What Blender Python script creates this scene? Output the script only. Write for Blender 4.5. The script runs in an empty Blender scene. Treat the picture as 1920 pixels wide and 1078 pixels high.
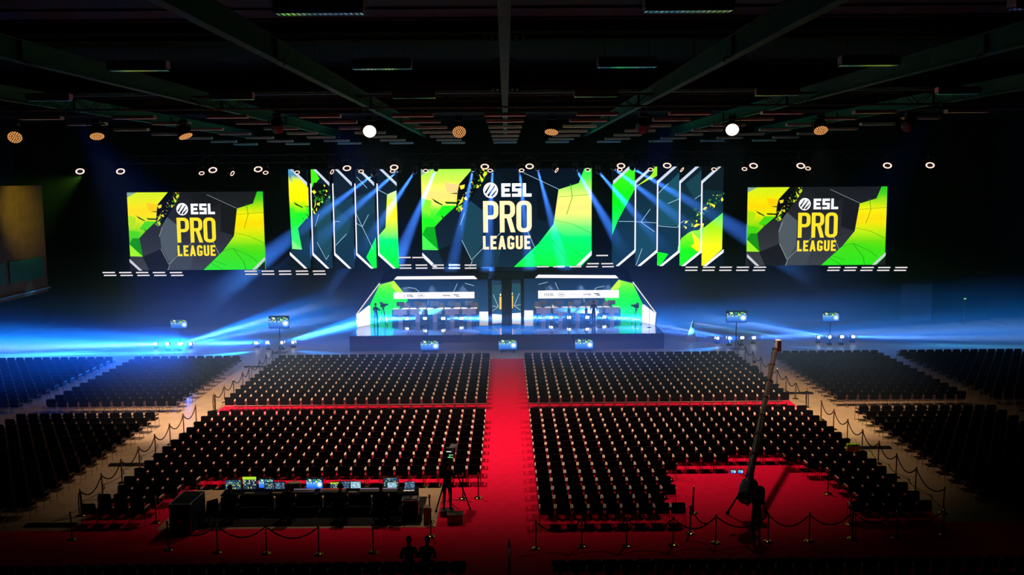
import bpy, bmesh, math, random
from mathutils import Vector, Matrix, Euler
random.seed(7)
S = bpy.context.scene
C = S.collection
PI = math.pi
# ------------------------------------------------------------------ camera
FW, FH, F, H = 1920, 1078, 1800.0, 12.1
PSI, TH, PH = math.radians(.33), math.atan(206 / F), math.radians(.45)
_f = Vector((math.sin(PSI) * math.cos(TH), math.cos(PSI) * math.cos(TH), -math.sin(TH)))
_r0 = Vector((math.cos(PSI), -math.sin(PSI), 0))
_u0 = _r0.cross(_f)
CR = _r0 * math.cos(PH) - _u0 * math.sin(PH)
CU = _u0 * math.cos(PH) + _r0 * math.sin(PH)
EYE = Vector((0, 0, H))


def ray(px, py):
    return (_f * F + CR * (px - FW / 2) - CU * (py - FH / 2)).normalized()


def aty(px, py, Y):          # the point of the place seen at a pixel, at depth Y
    d = ray(px, py)
    return EYE + d * (Y / d.y)


def atz(px, py, Z=0.0):      # the same at height Z
    d = ray(px, py)
    return EYE + d * ((Z - H) / d.z)


def depth_px(p):
    return (Vector(p) - EYE).dot(_f)


cam = bpy.data.objects.new('camera', bpy.data.cameras.new('camera'))
C.objects.link(cam)
cam.matrix_world = Matrix(((CR.x, CU.x, -_f.x, 0), (CR.y, CU.y, -_f.y, 0), (CR.z, CU.z, -_f.z, H), (0, 0, 0, 1)))
cam.data.sensor_width = 36
cam.data.lens = F * 36 / FW
cam.data.clip_end = 400
S.camera = cam

# ------------------------------------------------------------------ materials


def lin(c):
    return tuple(((x / 255) / 12.92 if x / 255 <= .04045 else ((x / 255 + .055) / 1.055) ** 2.4) for x in c)


def mat(name, rgb, rough=.7, metal=0, var=.25, scale=6.0, spec=.5, bump=0, wave=None, coat=0):
    """Principled surface with a noise-varied colour; rgb in 0-255 sRGB."""
    m = bpy.data.materials.new(name)
    m.use_nodes = True
    nt = m.node_tree
    b = nt.nodes['Principled BSDF']
    c = lin(rgb)
    tc = nt.nodes.new('ShaderNodeTexCoord')
    nz = nt.nodes.new('ShaderNodeTexNoise')
    nz.inputs['Scale'].default_value = scale
    nz.inputs['Detail'].default_value = 3
    nt.links.new(tc.outputs['Object'], nz.inputs['Vector'])
    rp = nt.nodes.new('ShaderNodeValToRGB')
    rp.color_ramp.elements[0].position = .3
    rp.color_ramp.elements[1].position = .7
    rp.color_ramp.elements[0].color = (*[x * (1 - var) for x in c], 1)
    rp.color_ramp.elements[1].color = (*[min(1, x * (1 + var)) for x in c], 1)
    nt.links.new(nz.outputs['Fac'], rp.inputs['Fac'])
    nt.links.new(rp.outputs['Color'], b.inputs['Base Color'])
    b.inputs['Roughness'].default_value = rough
    b.inputs['Metallic'].default_value = metal
    b.inputs['Specular IOR Level'].default_value = spec
    if bump:
        bp = nt.nodes.new('ShaderNodeBump')
        bp.inputs['Strength'].default_value = bump
        bp.inputs['Distance'].default_value = .01
        nt.links.new(nz.outputs['Fac'], bp.inputs['Height'])
        nt.links.new(bp.outputs['Normal'], b.inputs['Normal'])
    return m


def emit(name, rgb, strength=1.0, sample=False):
    m = bpy.data.materials.new(name)
    m.use_nodes = True
    nt = m.node_tree
    nt.nodes.clear()
    o = nt.nodes.new('ShaderNodeOutputMaterial')
    e = nt.nodes.new('ShaderNodeEmission')
    e.inputs[0].default_value = (*lin(rgb), 1)
    e.inputs[1].default_value = strength
    nt.links.new(e.outputs[0], o.inputs[0])
    m.cycles.emission_sampling = 'FRONT' if sample else 'NONE'
    return m


def pixels(name, strength, sample=False):
    """LED pixels: emission from the picture's own colours."""
    m = emit(name, (255, 255, 255), strength, sample)
    nt = m.node_tree
    a = nt.nodes.new('ShaderNodeAttribute')
    a.attribute_name = 'picture'
    nt.links.new(a.outputs['Color'], nt.nodes['Emission'].inputs[0])
    return m


M = {
    'concrete': mat('floor_concrete', (176, 146, 112), .38, 0, .12, 1.3, .5),
    'stage': mat('black_gloss_deck', (5, 6, 8), .05, 0, .2, 2, .9),
    'carpet': mat('red_carpet_pile', (228, 6, 56), .95, 0, .08, 3, .1, .3),
    'wall': mat('dark_wall_paint', (20, 20, 23), .9, 0, .2, 1, .2),
    'drape': mat('black_molton', (1, 1, 1), 1, 0, .2, 2, 0),
    'redwall': mat('brick_red_panel', (104, 58, 30), .8, 0, .2, 1.5, .2),
    'greenglass': mat('green_tinted_panel', (34, 74, 44), .5, 0, .1, 1, .4),
    'deck': mat('roof_deck', (40, 42, 48), .8, 0, .2, .8, .2),
    'void': mat('dark_roof_sheet', (6, 6, 7), .9, 0, .2, .8, .1),
    'beam': mat('roof_steel', (44, 128, 90), .7, .0, .15, 2, .1),  # green spill of the screens put into the steel's colour
    'strip': mat('pale_ceiling_board', (176, 226, 206), .6, 0, .1, 2, .4),
    'house': mat('lamp_housing', (214, 216, 220), .5, 0, .08, 4, .4),
    'louvre': mat('polished_louvre', (225, 235, 240), .16, 1, .05, 8),
    'cloth': mat('black_seat_cloth', (12, 13, 17), .95, 0, .3, 30, .1, .2),
    'wood': mat('pale_beech', (246, 208, 184), .38, 0, .14, 14, .5),
    'armdark': mat('dark_armrest', (26, 24, 24), .7, 0, .2, 12, .2),
    'steel': mat('satin_steel', (150, 120, 110), .35, .8, .1, 10),
    'brass': mat('polished_brass', (214, 170, 84), .16, 1, .1, 8),
    'boom': mat('dark_boom_paint', (96, 76, 70), .5, 0, .2, 6, .3),
    'post': mat('dark_bronze', (92, 58, 40), .3, .9, .15, 8),
    'rope': mat('black_velvet_rope', (16, 12, 12), .95, 0, .3, 30, .05, .3),
    'black': mat('black_plastic', (9, 9, 11), .5, 0, .25, 8, .4),
    'truss': mat('black_truss_tube', (14, 14, 16), .5, .3, .2, 8),
    'rubber': mat('black_rubber', (12, 12, 12), .85, 0, .2, 10, .2),
    'desk': mat('white_laminate', (225, 222, 222), .4, 0, .05, 4, .4),
    'desktop': mat('dark_table_cloth', (14, 13, 14), .9, 0, .2, 8, .1),
    'case': mat('flightcase_board', (16, 16, 18), .6, 0, .2, 6, .3),
    'alu': mat('bare_aluminium', (190, 186, 182), .25, 1, .1, 12),
    'pole': mat('silver_tube', (236, 236, 240), .35, .15, .08, 12),
    'brownseat': mat('brown_seat_shell', (74, 42, 26), .55, 0, .25, 7, .3),
    'skin': mat('skin', (150, 104, 82), .6, 0, .1, 20, .3),
    'hair': mat('dark_hair', (22, 16, 13), .8, 0, .3, 40, .2),
    'shirt': mat('black_cotton', (13, 13, 16), .95, 0, .25, 20, .05),
    'navy': mat('navy_cotton', (16, 20, 34), .95, 0, .25, 20, .05),
    'trouser': mat('dark_denim', (17, 18, 24), .95, 0, .25, 20, .05),
    'shoe': mat('black_shoe', (12, 12, 12), .5, 0, .2, 10, .3),
    'grey': mat('grey_paint', (120, 122, 126), .6, 0, .1, 5, .3),
    'hivis': mat('neon_yellow_cloth', (190, 255, 20), .8, 0, .1, 10, .1),
    'cream': mat('cream_board', (150, 132, 110), .7, 0, .1, 5, .3),
    'panel': mat('pale_blue_panel', (120, 140, 160), .7, 0, .1, 2, .3),
    'ink': mat('dark_ink', (40, 40, 44), .8, 0, .1, 10, .1),
    'warmring': emit('warm_ring_lens', (255, 208, 190), 1.7),
    'warmdisc': emit('warm_white_lens', (255, 236, 200), 5.0),
    'honey': emit('amber_cell_lens', (240, 165, 95), .9),
    'bluelens': emit('blue_white_lens', (200, 220, 255), 7.0),
    'whitebar': emit('white_led_bar', (236, 232, 240), 1.15),
    'whiteled': emit('white_led_tile', (236, 240, 255), 1.3, False),
    'greenled': emit('green_led', (120, 255, 170), 1.2),
    'px_center': pixels('center_screen_pixels', 1.5, False),
    'px_side': pixels('side_screen_pixels', 1.15, False),
    'px_booth': pixels('booth_wall_pixels', 1.6, False),
    'px_small': pixels('monitor_pixels', 1.5),
}

# ------------------------------------------------------------------ mesh helpers


class MB:
    """Collects shapes, then links them as ONE mesh object."""

    def __init__(s):
        s.v, s.f, s.mi, s.mats, s.col = [], [], [], [], []

    def m(s, m):
        if m not in s.mats:
            s.mats.append(m)
        return s.mats.index(m)

    def add(s, vs, fs, m='black', T=None, cols=None):
        k = len(s.v)
        s.v += [tuple(T @ Vector(v)) if T is not None else tuple(v) for v in vs]
        i = s.m(m)
        for f in fs:
            s.f.append([k + j for j in f])
            s.mi.append(i)
            s.col.append([cols[j] for j in f] if cols else None)
        return s

    def box(s, c, d, m='black', T=None, bev=0):
        x, y, z = c
        a, b, e = d[0] / 2, d[1] / 2, d[2] / 2
        if bev <= 0:
            vs = [(x + i * a, y + j * b, z + k * e) for i in (-1, 1) for j in (-1, 1) for k in (-1, 1)]
            return s.add(vs, [(0, 1, 3, 2), (4, 6, 7, 5), (0, 4, 5, 1), (2, 3, 7, 6), (0, 2, 6, 4), (1, 5, 7, 3)], m, T)
        bm = bmesh.new()
        bmesh.ops.create_cube(bm, size=1, matrix=Matrix.Translation(c) @ Matrix.Diagonal((d[0], d[1], d[2], 1)))
        bmesh.ops.bevel(bm, geom=bm.edges[:] + bm.verts[:], offset=bev, segments=2, affect='EDGES', profile=.5)
        bm.verts.index_update()
        vs = [v.co.copy() for v in bm.verts]
        fs = [[v.index for v in f.verts] for f in bm.faces]
        bm.free()
        return s.add(vs, fs, m, T)

    def tube(s, pts, r, m='steel', n=8, T=None, closed=False, caps=True):
        pts = [Vector(p) for p in pts]
        rr = r if isinstance(r, (list, tuple)) else [r] * len(pts)
        vs, fs = [], []
        N = len(pts)
        up = None
        for i, p in enumerate(pts):
            a = pts[i - 1] if (i > 0 or closed) else p
            b = pts[(i + 1) % N] if (i < N - 1 or closed) else p
            t = (b - a).normalized()
            if up is None:
                up = Vector((0, 0, 1)) if abs(t.z) < .9 else Vector((0, 1, 0))
            x = t.cross(up)
            if x.length < 1e-4:
                x = t.cross(Vector((1, 0, 0)))
            x.normalize()
            y = x.cross(t).normalized()
            up = y
            for k in range(n):
                w = 2 * PI * k / n
                vs.append(p + x * math.cos(w) * rr[i] + y * math.sin(w) * rr[i])
        for i in range(N if closed else N - 1):
            j = (i + 1) % N
            for k in range(n):
                q = (k + 1) % n
                fs.append((i * n + k, i * n + q, j * n + q, j * n + k))
        if caps and not closed:
            fs.append(tuple(range(n))[::-1])
            fs.append(tuple((N - 1) * n + k for k in range(n)))
        return s.add(vs, fs, m, T)

    def lathe(s, prof, c=(0, 0, 0), m='black', n=16, T=None):
        vs, fs = [], []
        for r, z in prof:
            for k in range(n):
                w = 2 * PI * k / n
                vs.append((c[0] + r * math.cos(w), c[1] + r * math.sin(w), c[2] + z))
        for i in range(len(prof) - 1):
            for k in range(n):
                q = (k + 1) % n
                fs.append((i * n + k, i * n + q, (i + 1) * n + q, (i + 1) * n + k))
        fs.append(tuple(range(n))[::-1])
        fs.append(tuple((len(prof) - 1) * n + k for k in range(n)))
        return s.add(vs, fs, m, T)

    def prism(s, poly, z0, z1, m='black', T=None):
        """poly in local xy, extruded z0..z1."""
        n = len(poly)
        vs = [(x, y, z0) for x, y in poly] + [(x, y, z1) for x, y in poly]
        fs = [tuple(range(n))[::-1], tuple(range(n, 2 * n))]
        fs += [(i, (i + 1) % n, n + (i + 1) % n, n + i) for i in range(n)]
        return s.add(vs, fs, m, T)

    def ball(s, c, r, m='black', n=10, T=None, sq=(1, 1, 1)):
        vs, fs = [], []
        h = n // 2 + 1
        for i in range(h + 1):
            a = PI * i / h
            for k in range(n):
                w = 2 * PI * k / n
                vs.append((c[0] + r * sq[0] * math.sin(a) * math.cos(w), c[1] + r * sq[1] * math.sin(a) * math.sin(w), c[2] + r * sq[2] * math.cos(a)))
        for i in range(h):
            for k in range(n):
                q = (k + 1) % n
                fs.append((i * n + k, (i + 1) * n + k, (i + 1) * n + q, i * n + q))
        return s.add(vs, fs, m, T)

    def mesh(s, name):
        me = bpy.data.meshes.new(name)
        me.from_pydata(s.v, [], s.f)
        for m in s.mats:
            me.materials.append(M[m])
        me.polygons.foreach_set('material_index', s.mi)
        if any(c for c in s.col):
            a = me.color_attributes.new('picture', 'FLOAT_COLOR', 'CORNER')
            flat = []
            for f, c in zip(s.f, s.col):
                for j in range(len(f)):
                    flat += [*(c[j] if c else (0, 0, 0)), 1]
            a.data.foreach_set('color', flat)
        me.update()
        return me

    def build(s, name, parent=None, smooth=False):
        me = s.mesh(name)
        if smooth:
            me.polygons.foreach_set('use_smooth', [True] * len(me.polygons))
        o = bpy.data.objects.new(name, me)
        C.objects.link(o)
        if parent is not None:
            o.parent = parent
        return o


def tag(o, label=None, cat=None, group=None, kind=None):
    if label:
        o['label'] = label
    if cat:
        o['category'] = cat
    if group:
        o['group'] = group
    if kind:
        o['kind'] = kind
    return o


def empty(name, loc=(0, 0, 0), rz=0, label=None, cat=None, group=None):
    o = bpy.data.objects.new(name, None)
    C.objects.link(o)
    o.location = loc
    o.rotation_euler = (0, 0, rz)
    o.empty_display_size = .2
    return tag(o, label, cat, group)


_kids = {}


def copy_tree(o, parent=None, loc=None, rot=None):
    c = o.copy()
    C.objects.link(c)
    c.parent = parent
    if loc is not None:
        c.location = loc
    if rot is not None:
        c.rotation_euler = rot
    if o.name not in _kids:
        _kids[o.name] = list(o.children)
    for ch in _kids[o.name]:
        if ch.name in _kids or True:
            copy_tree(ch, c)
    return c


def struct(name, mb, smooth=False):
    return tag(mb.build(name, None, smooth), kind='structure')


ORD = ('zeroth first second third fourth fifth sixth seventh eighth ninth tenth eleventh twelfth thirteenth fourteenth fifteenth '
       'sixteenth seventeenth eighteenth nineteenth twentieth').split()


def nth(n):
    if n <= 20:
        return ORD[n]
    t = {2: 'twenty', 3: 'thirty', 4: 'forty'}[n // 10]
    return t + '-' + ORD[n % 10] if n % 10 else t[:-1] + 'ieth'


def track(p, t):
    return (Vector(t) - Vector(p)).to_track_quat('-Z', 'Y').to_euler()


def spot(p, t, power, deg, col, blend=.3, r=.06):
    l = bpy.data.lights.new('spot_light', 'SPOT')
    l.energy, l.spot_size, l.spot_blend, l.color, l.shadow_soft_size = power, math.radians(deg), blend, col, r
    o = bpy.data.objects.new('spot_light', l)
    C.objects.link(o)
    o.location = p
    o.rotation_euler = track(p, t)
    return o
# ------------------------------------------------------------------ the setting
WX, YB, ZC = 40.0, 79.0, 19.0
struct('floor', MB().box((0, 39, -.1), (2 * WX, 82, .2), 'concrete'))
struct('ceiling', MB().box((0, 39, ZC + .1), (2 * WX, 82, .2), 'void'))
struct('wall_back', MB().box((0, YB + .1, ZC / 2), (2 * WX, .2, ZC), 'drape'))
struct('wall_front', MB().box((0, -2.1, ZC / 2), (2 * WX, .2, ZC), 'wall'))
struct('wall_right', MB().box((WX + .1, 39, ZC / 2), (.2, 82, ZC), 'wall'))
wl = MB().box((-WX - .1, 39, ZC / 2), (.2, 82, ZC), 'wall')
struct('wall_left', wl)
# brick-red upper gallery with two green panels on the left wall
XG = -34.0
struct('wall_gallery', MB().box(((XG - WX) / 2 - .01, 58.5, 7.9), (WX + XG - .02, 25, 7.8), 'redwall'))
for k, (y0, y1) in enumerate(((58.6, 65.0), (65.5, 70.4))):
    struct('window_%d' % (k + 1), MB().box((XG + .04, (y0 + y1) / 2, 5.9), (.05, y1 - y0, 1.5), 'greenglass'))
struct('trim_1', MB().box((XG + .1, 64.5, 4.3), (.2, 12.8, .1), 'grey'))
struct('column', MB().box((-38.2, 69.4, 2.0), (.5, .5, 4.0), 'grey'))
# roof: longitudinal steel beams, transverse deck panels and pipes
ZB = H + 3.2
k = 3
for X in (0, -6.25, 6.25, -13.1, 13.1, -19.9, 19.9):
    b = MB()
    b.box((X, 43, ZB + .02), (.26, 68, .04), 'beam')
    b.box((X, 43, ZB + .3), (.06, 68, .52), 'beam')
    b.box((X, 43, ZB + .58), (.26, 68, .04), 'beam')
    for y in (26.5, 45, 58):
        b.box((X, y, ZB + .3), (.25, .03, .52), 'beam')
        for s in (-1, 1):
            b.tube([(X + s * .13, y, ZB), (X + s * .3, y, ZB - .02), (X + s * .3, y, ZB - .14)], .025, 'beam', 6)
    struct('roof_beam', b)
for y0, y1 in ((12, 28.2), (45.8, 53.5), (62, 70)):
    b = MB().box((0, (y0 + y1) / 2, ZB + 1.3), (2 * WX, y1 - y0, .12), 'deck')
    for y in (y0, y1):
        b.box((0, y, ZB + 1.1), (2 * WX, .1, .3), 'deck')
    n = int((y1 - y0) / 1.6)
    for i in range(n):
        b.box((0, y0 + (i + .5) * (y1 - y0) / n, ZB + 1.22), (2 * WX, .05, .06), 'deck')
    struct('roof_panel', b)
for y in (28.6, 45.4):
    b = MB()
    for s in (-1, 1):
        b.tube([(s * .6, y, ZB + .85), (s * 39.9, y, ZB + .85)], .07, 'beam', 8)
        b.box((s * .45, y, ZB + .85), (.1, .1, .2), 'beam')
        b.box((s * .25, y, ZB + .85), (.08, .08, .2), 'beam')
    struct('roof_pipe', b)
# hanging louvred luminaires (switched off)
lum = empty('ceiling_luminaire')
hb = MB().box((0, 0, .13), (1.62, .34, .2), 'house').box((0, 0, .245), (1.5, .1, .04), 'house')
hb.build('housing', lum)
lv = MB()
lv.box((0, 0, .028), (1.58, .3, .006), 'louvre')
for i in range(17):
    x = -.76 + i * .095
    lv.box((x, 0, 0), (.05, .3, .05), 'louvre', bev=.008)
lv.box((0, -.16, 0), (1.6, .012, .06), 'louvre').box((0, .16, 0), (1.6, .012, .06), 'louvre').box((0, 0, 0), (1.6, .012, .05), 'louvre')
lv.build('louvre', lum)
for s in (-.6, .6):
    MB().tube([(s, 0, .26), (s, 0, 1.1)], .006, 'truss', 5).build('hanging_wire', lum)
first = True
rows = ((17.9, 'nearest row', (-3.35, 3.35, -10.05, 10.05)), (26.8, 'middle row', (-3.35, 3.35, -10.0, 10.0)), (36.5, 'farthest row', (-3.4, 3.4, -10.2, 10.2, -17.0, 17.0)))
pos = {3: 'beside the centre beam', 10: 'between inner and outer beams', 17: 'beyond the outer beam'}
for y, rn, xs in rows:
    for x in xs:
        o = lum if first else copy_tree(lum)
        first = False
        o.location = (x, y, H + 3.0)
        o.rotation_euler = (math.radians(2.2 if y < 20 else 0), 0, 0)
        tag(o, 'unlit louvred ceiling light, %s, %s, %s' % (rn, pos[int(abs(x) + .01) if abs(x) < 16 else 17], 'left side' if x < 0 else 'right side'),
            'ceiling light', 'louvred ceiling lights')
# pale ceiling strips behind the truss
sm = MB().box((0, 0, .07), (1.72, .42, .14), 'strip', bev=.02).mesh('ceiling_strip')
for r, d in enumerate((40.2, 44.6, 49.8, 55.0, 60.5, 66.0, 71.5)):
    for c in range(-5, 6):
        o = bpy.data.objects.new('ceiling_strip', sm)
        C.objects.link(o)
        o.location = (c * 3.82, d, H + 2.52)
        where = 'on the centre line' if c == 0 else '%s strip %s of centre' % (nth(abs(c)), 'left' if c < 0 else 'right')
        tag(o, 'pale flat ceiling strip, %s row beyond the near truss, %s' % (nth(r + 1), where), 'ceiling strip', 'ceiling strips', 'thing')

# red carpets: the seating block, its aisle and the wide strip in front of the grandstand
ZK = .012
fx0, fx1, fy0, fy1 = -12.27, -2.55, 32.35, 37.0
cp = MB()


def sheet(mb, x0, x1, y0, y1, m='carpet', z=ZK):
    mb.add([(x0, y0, 0), (x1, y0, 0), (x1, y1, 0), (x0, y1, 0), (x0, y0, z), (x1, y0, z), (x1, y1, z), (x0, y1, z)],
           [(4, 5, 6, 7), (0, 1, 5, 4), (1, 2, 6, 5), (2, 3, 7, 6), (3, 0, 4, 7)], m)


sheet(cp, -15.25, 15.25, fy1, 63.6)
sheet(cp, -15.25, fx0, fy0, fy1)
sheet(cp, fx1, 15.25, fy0, fy1)
tag(cp.build('red_carpet'), 'wide red carpet under the centre seating and its aisle', 'carpet')
cp = MB()
sheet(cp, -30, 30, 22, fy0 - .01)
tag(cp.build('red_carpet_runner'), 'dark red carpet strip across the hall behind the last seats', 'carpet')
for x0, x1, d, lb in ((-17.05, -15.3, 40.1, 'left'), (-17.05, -15.3, 32.9, 'near left'), (15.3, 17.05, 41.6, 'right'), (15.3, 17.05, 52.5, 'far right'), (-17.05, -15.3, 61.5, 'far left')):
    b = MB()
    b.add([(x0, d - .22, .013), (x0, d - .1, .07), (x0, d + .1, .07), (x0, d + .22, .013), (x1, d - .22, .013), (x1, d - .1, .07), (x1, d + .1, .07), (x1, d + .22, .013)],
          [(0, 1, 2, 3), (7, 6, 5, 4), (0, 4, 5, 1), (1, 5, 6, 2), (2, 6, 7, 3), (0, 3, 7, 4)], 'rubber')
    tag(b.build('cable_ramp'), 'black rubber cable ramp across the %s bare walkway' % lb, 'cable ramp', 'cable ramps')
# stage deck
st = MB()
st.box((0, 72.6, .55), (22.2, 11.4, 1.1), 'stage')
tag(st.build('stage_platform'), 'low black mirror-gloss stage platform under the screens', 'stage')
YS = 66.9
# ------------------------------------------------------------------ seating
def chair_parts():
    P = []
    P.append(('seat', MB().box((0, .02, .43), (.44, .46, .07), 'cloth', bev=.02)))
    b = MB()
    pts = []
    w, h, r = .235, .40, .06
    for cx, cz, a0 in ((w - r, h - r, 0), (-w + r, h - r, 90)):
        for k in range(4):
            a = math.radians(a0 + k * 30)
            pts.append((cx + r * math.cos(a), cz + r * math.sin(a)))
    pts += [(-w, 0), (w, 0)]
    T = Matrix.Translation((0, -.2, .43)) @ Matrix.Rotation(math.radians(98), 4, 'X')
    b.prism(pts, -.02, .025, 'cloth', T)
    P.append(('backrest', b))
    for s in (-1, 1):
        x = s * .247
        P.append(('side_frame', MB().tube([(x, -.27, 0), (x, -.24, .6), (x, -.2, .625), (x, .17, .625), (x, .2, .6), (x, .22, 0)], .012, 'steel', 6)))
    for s in (-1, 1):
        x = s * .247
        P.append(('armrest', MB().box((x, -.03, .65), (.06, .42, .03), 'wood', bev=.008)))
    P.append(('cross_rail', MB().tube([(-.284, -.25, .37), (.284, -.25, .37)], .011, 'steel', 6)))
    return P


def low_chair():
    b = MB()
    b.box((0, .02, .43), (.44, .46, .07), 'cloth')
    T = Matrix.Translation((0, -.2, .43)) @ Matrix.Rotation(math.radians(98), 4, 'X')
    b.prism([(.235, .34), (.215, .385), (.175, .40), (-.175, .40), (-.215, .385), (-.235, .34), (-.235, 0), (.235, 0)], -.02, .025, 'cloth', T)
    for s in (-1, 1):
        x = s * .247
        b.box((x, -.03, .65), (.06, .42, .03), 'wood')
        b.tube([(x, -.27, 0), (x, -.24, .63)], .012, 'steel', 4, caps=False)
        b.tube([(x, .22, 0), (x, .2, .63)], .012, 'steel', 4, caps=False)
    b.tube([(-.284, -.25, .37), (.284, -.25, .37)], .011, 'steel', 4, caps=False)
    return b


PIT, XIN = .572, 1.06
spots = []   # (x, y, side, row, col, label or None)


def row_y(block, k):
    return 46.5 - (1.04 if block == 'L' else 1.0) * k


for s in (-1, 1):
    nm = 'left' if s < 0 else 'right'
    for k in range(13):
        for c in range(24):
            spots.append((s * (XIN + (c + .5) * PIT), 61.4 - k * 1.0, None))
    for k in range(14 if s < 0 else 15):
        y = row_y('L' if s < 0 else 'R', k)
        if s < 0:
            cols = range(24) if k < 10 else range(24 - (5, 4, 4, 4)[k - 10], 24)
        elif k < 8:
            cols = range(24)
        else:
            n0, n1 = ((14, 6), (10, 5), (9, 4), (9, 4), (9, 4), (8, 4), (9, 5))[k - 8]
            cols = list(range(n0)) + list(range(24 - n1, 24))
        for c in cols:
            edge = (s < 0 and k >= 10) or (s > 0 and k >= 8 and c >= 16)
            who = '%s from the %s' % (nth(24 - c if edge else c + 1), 'roped outer edge' if edge else 'red centre aisle')
            sx = s * (XIN + (c + .5) * PIT)
            jog = (-.18 if s < 0 and k == 11 else 0) + (.12 if s < 0 and k == 12 else 0) + (.25 if s < 0 and k == 13 else 0)
            spots.append((sx - jog * (1 if s < 0 else 0), y, 'black armchair %s, %s row after the cross aisle, %s block' % (who, nth(k + 1), nm)))
centre_n = len(spots)
for s in (-1, 1):
    for x0, n in ((17.2, 12), (25.4, 14)):
        for k in range(13):
            for c in range(n):
                spots.append((s * (x0 + (c + .5) * PIT), 61.4 - k * 1.0, None))
        for k in range(13):
            for c in range(n):
                spots.append((s * (x0 + (c + .5) * PIT), 46.3 - k * 1.04, None))
lab = [i for i, q in enumerate(spots) if q[2]]
lab.sort(key=lambda i: spots[i][1] + .004 * abs(spots[i][0]))
near = lab[:300]
proto = empty('armchair')
for n, b in chair_parts():
    b.build(n, proto)
for j, i in enumerate(near):
    x, y, l = spots[i]
    o = proto if j == 0 else copy_tree(proto)
    o.location = (x, y, ZK + .001)
    o.rotation_euler = (0, 0, random.uniform(-.02, .02))
    tag(o, l, 'chair', 'armchairs nearest the camera')
rest = sorted(set(range(len(spots))) - set(near))
lo = low_chair()
mb = MB()
lo.m('armdark')
lo_side = [lo.mats.index('armdark') if q == lo.mats.index('wood') else q for q in lo.mi]
for i in rest:
    x, y, l = spots[i]
    a = random.uniform(-.02, .02)
    ca, sa = math.cos(a), math.sin(a)
    k0 = len(mb.v)
    z = ZK + .002 if i < centre_n else .002
    mb.v += [(x + vx * ca - vy * sa, y + vx * sa + vy * ca, vz + z) for vx, vy, vz in lo.v]
    mb.f += [[k0 + q for q in f] for f in lo.f]
    mb.mi += lo.mi if i < centre_n else lo_side
    mb.col += [None] * len(lo.f)
mb.mats = lo.mats
tag(mb.build('armchair_rows'), 'rows upon rows of black armchairs filling the hall floor farther off', 'chairs', kind='stuff')

# grandstand seats along the bottom edge
seatmesh = MB()
seatmesh.box((0, 0, .42), (.44, .40, .04), 'brownseat', bev=.012)
T = Matrix.Translation((0, -.2, .44)) @ Matrix.Rotation(math.radians(97), 4, 'X')
seatmesh.prism([(.22, .26), (.19, .31), (-.19, .31), (-.22, .26), (-.22, 0), (.22, 0)], -.015, .02, 'brownseat', T)
seatmesh.box((0, 0, .2), (.06, .3, .4), 'black').box((0, 0, .012), (.3, .36, .024), 'black')
sme = seatmesh.mesh('tribune_chair')
step = MB()
for s in (-1, 1):
    step.box((s * 9.4, 26.9, .157), (16.4, .9, .286), 'black')
tag(step.build('grandstand_step'), 'low black grandstand step along the bottom of the hall', 'step')
for s in (-1, 1):
    for r, (y, z) in enumerate(((27.75, ZK), (26.95, .3))):
        for c in range(31):
            o = bpy.data.objects.new('tribune_chair', sme)
            C.objects.link(o)
            o.location = (s * (1.5 + c * .5), y, z)
            tag(o, 'brown grandstand seat %s from the middle gap, %s %s row' % (nth(c + 1), 'left' if s < 0 else 'right', 'front' if r == 0 else 'raised'),
                'seat', 'brown grandstand seats')
hp = aty(955, 1060, 27.6)
hr = empty('handrail', (hp.x, 27.6, ZK), 0, 'silver handrail post with pointed tip in the bottom middle gap', 'handrail')
MB().lathe([(.045, 0), (.045, 1.2), (.04, 1.27), (.016, 1.31), (.016, 1.36), (.004, 1.4)], (0, 0, 0), 'pole', 12).build('post', hr, True)
MB().tube([(0, -.04, 1.15), (0, -.5, 1.12), (0, -1.1, 1.0), (0, -1.2, .3)], .022, 'pole', 8).build('rail', hr, True)
MB().lathe([(.09, 0), (.09, .012), (.05, .03)], (0, 0, 0), 'pole', 14).build('base_plate', hr)
# ------------------------------------------------------------------ LED pictures
def ramp(stops, t):
    t = max(stops[0][0], min(stops[-1][0], t))
    for (a, ca), (b, cb_) in zip(stops, stops[1:]):
        if t <= b:
            q = (t - a) / max(b - a, 1e-6)
            return tuple(x + (y - x) * q for x, y in zip(lin(ca), lin(cb_)))
    return lin(stops[-1][1])


def clip(poly, axis, val, keep_less):
    out = []
    n = len(poly)
    for i in range(n):
        p, q = poly[i], poly[(i + 1) % n]
        a = (p[axis] <= val) if keep_less else (p[axis] >= val)
        b = (q[axis] <= val) if keep_less else (q[axis] >= val)
        if a:
            out.append(p)
        if a != b:
            t = (val - p[axis]) / (q[axis] - p[axis])
            out.append((p[0] + (q[0] - p[0]) * t, p[1] + (q[1] - p[1]) * t))
    return out


def inside(poly, u0, u1, v0, v1):
    for ax, val, less in ((0, u0, False), (0, u1, True), (1, v0, False), (1, v1, True)):
        if len(poly) < 3:
            return []
        poly = clip(poly, ax, val, less)
    return poly if len(poly) >= 3 else []


def tri_fan(poly):
    from mathutils.geometry import tessellate_polygon
    return [tuple(t) for t in tessellate_polygon([[Vector((x, y, 0)) for x, y in poly]])]


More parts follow.
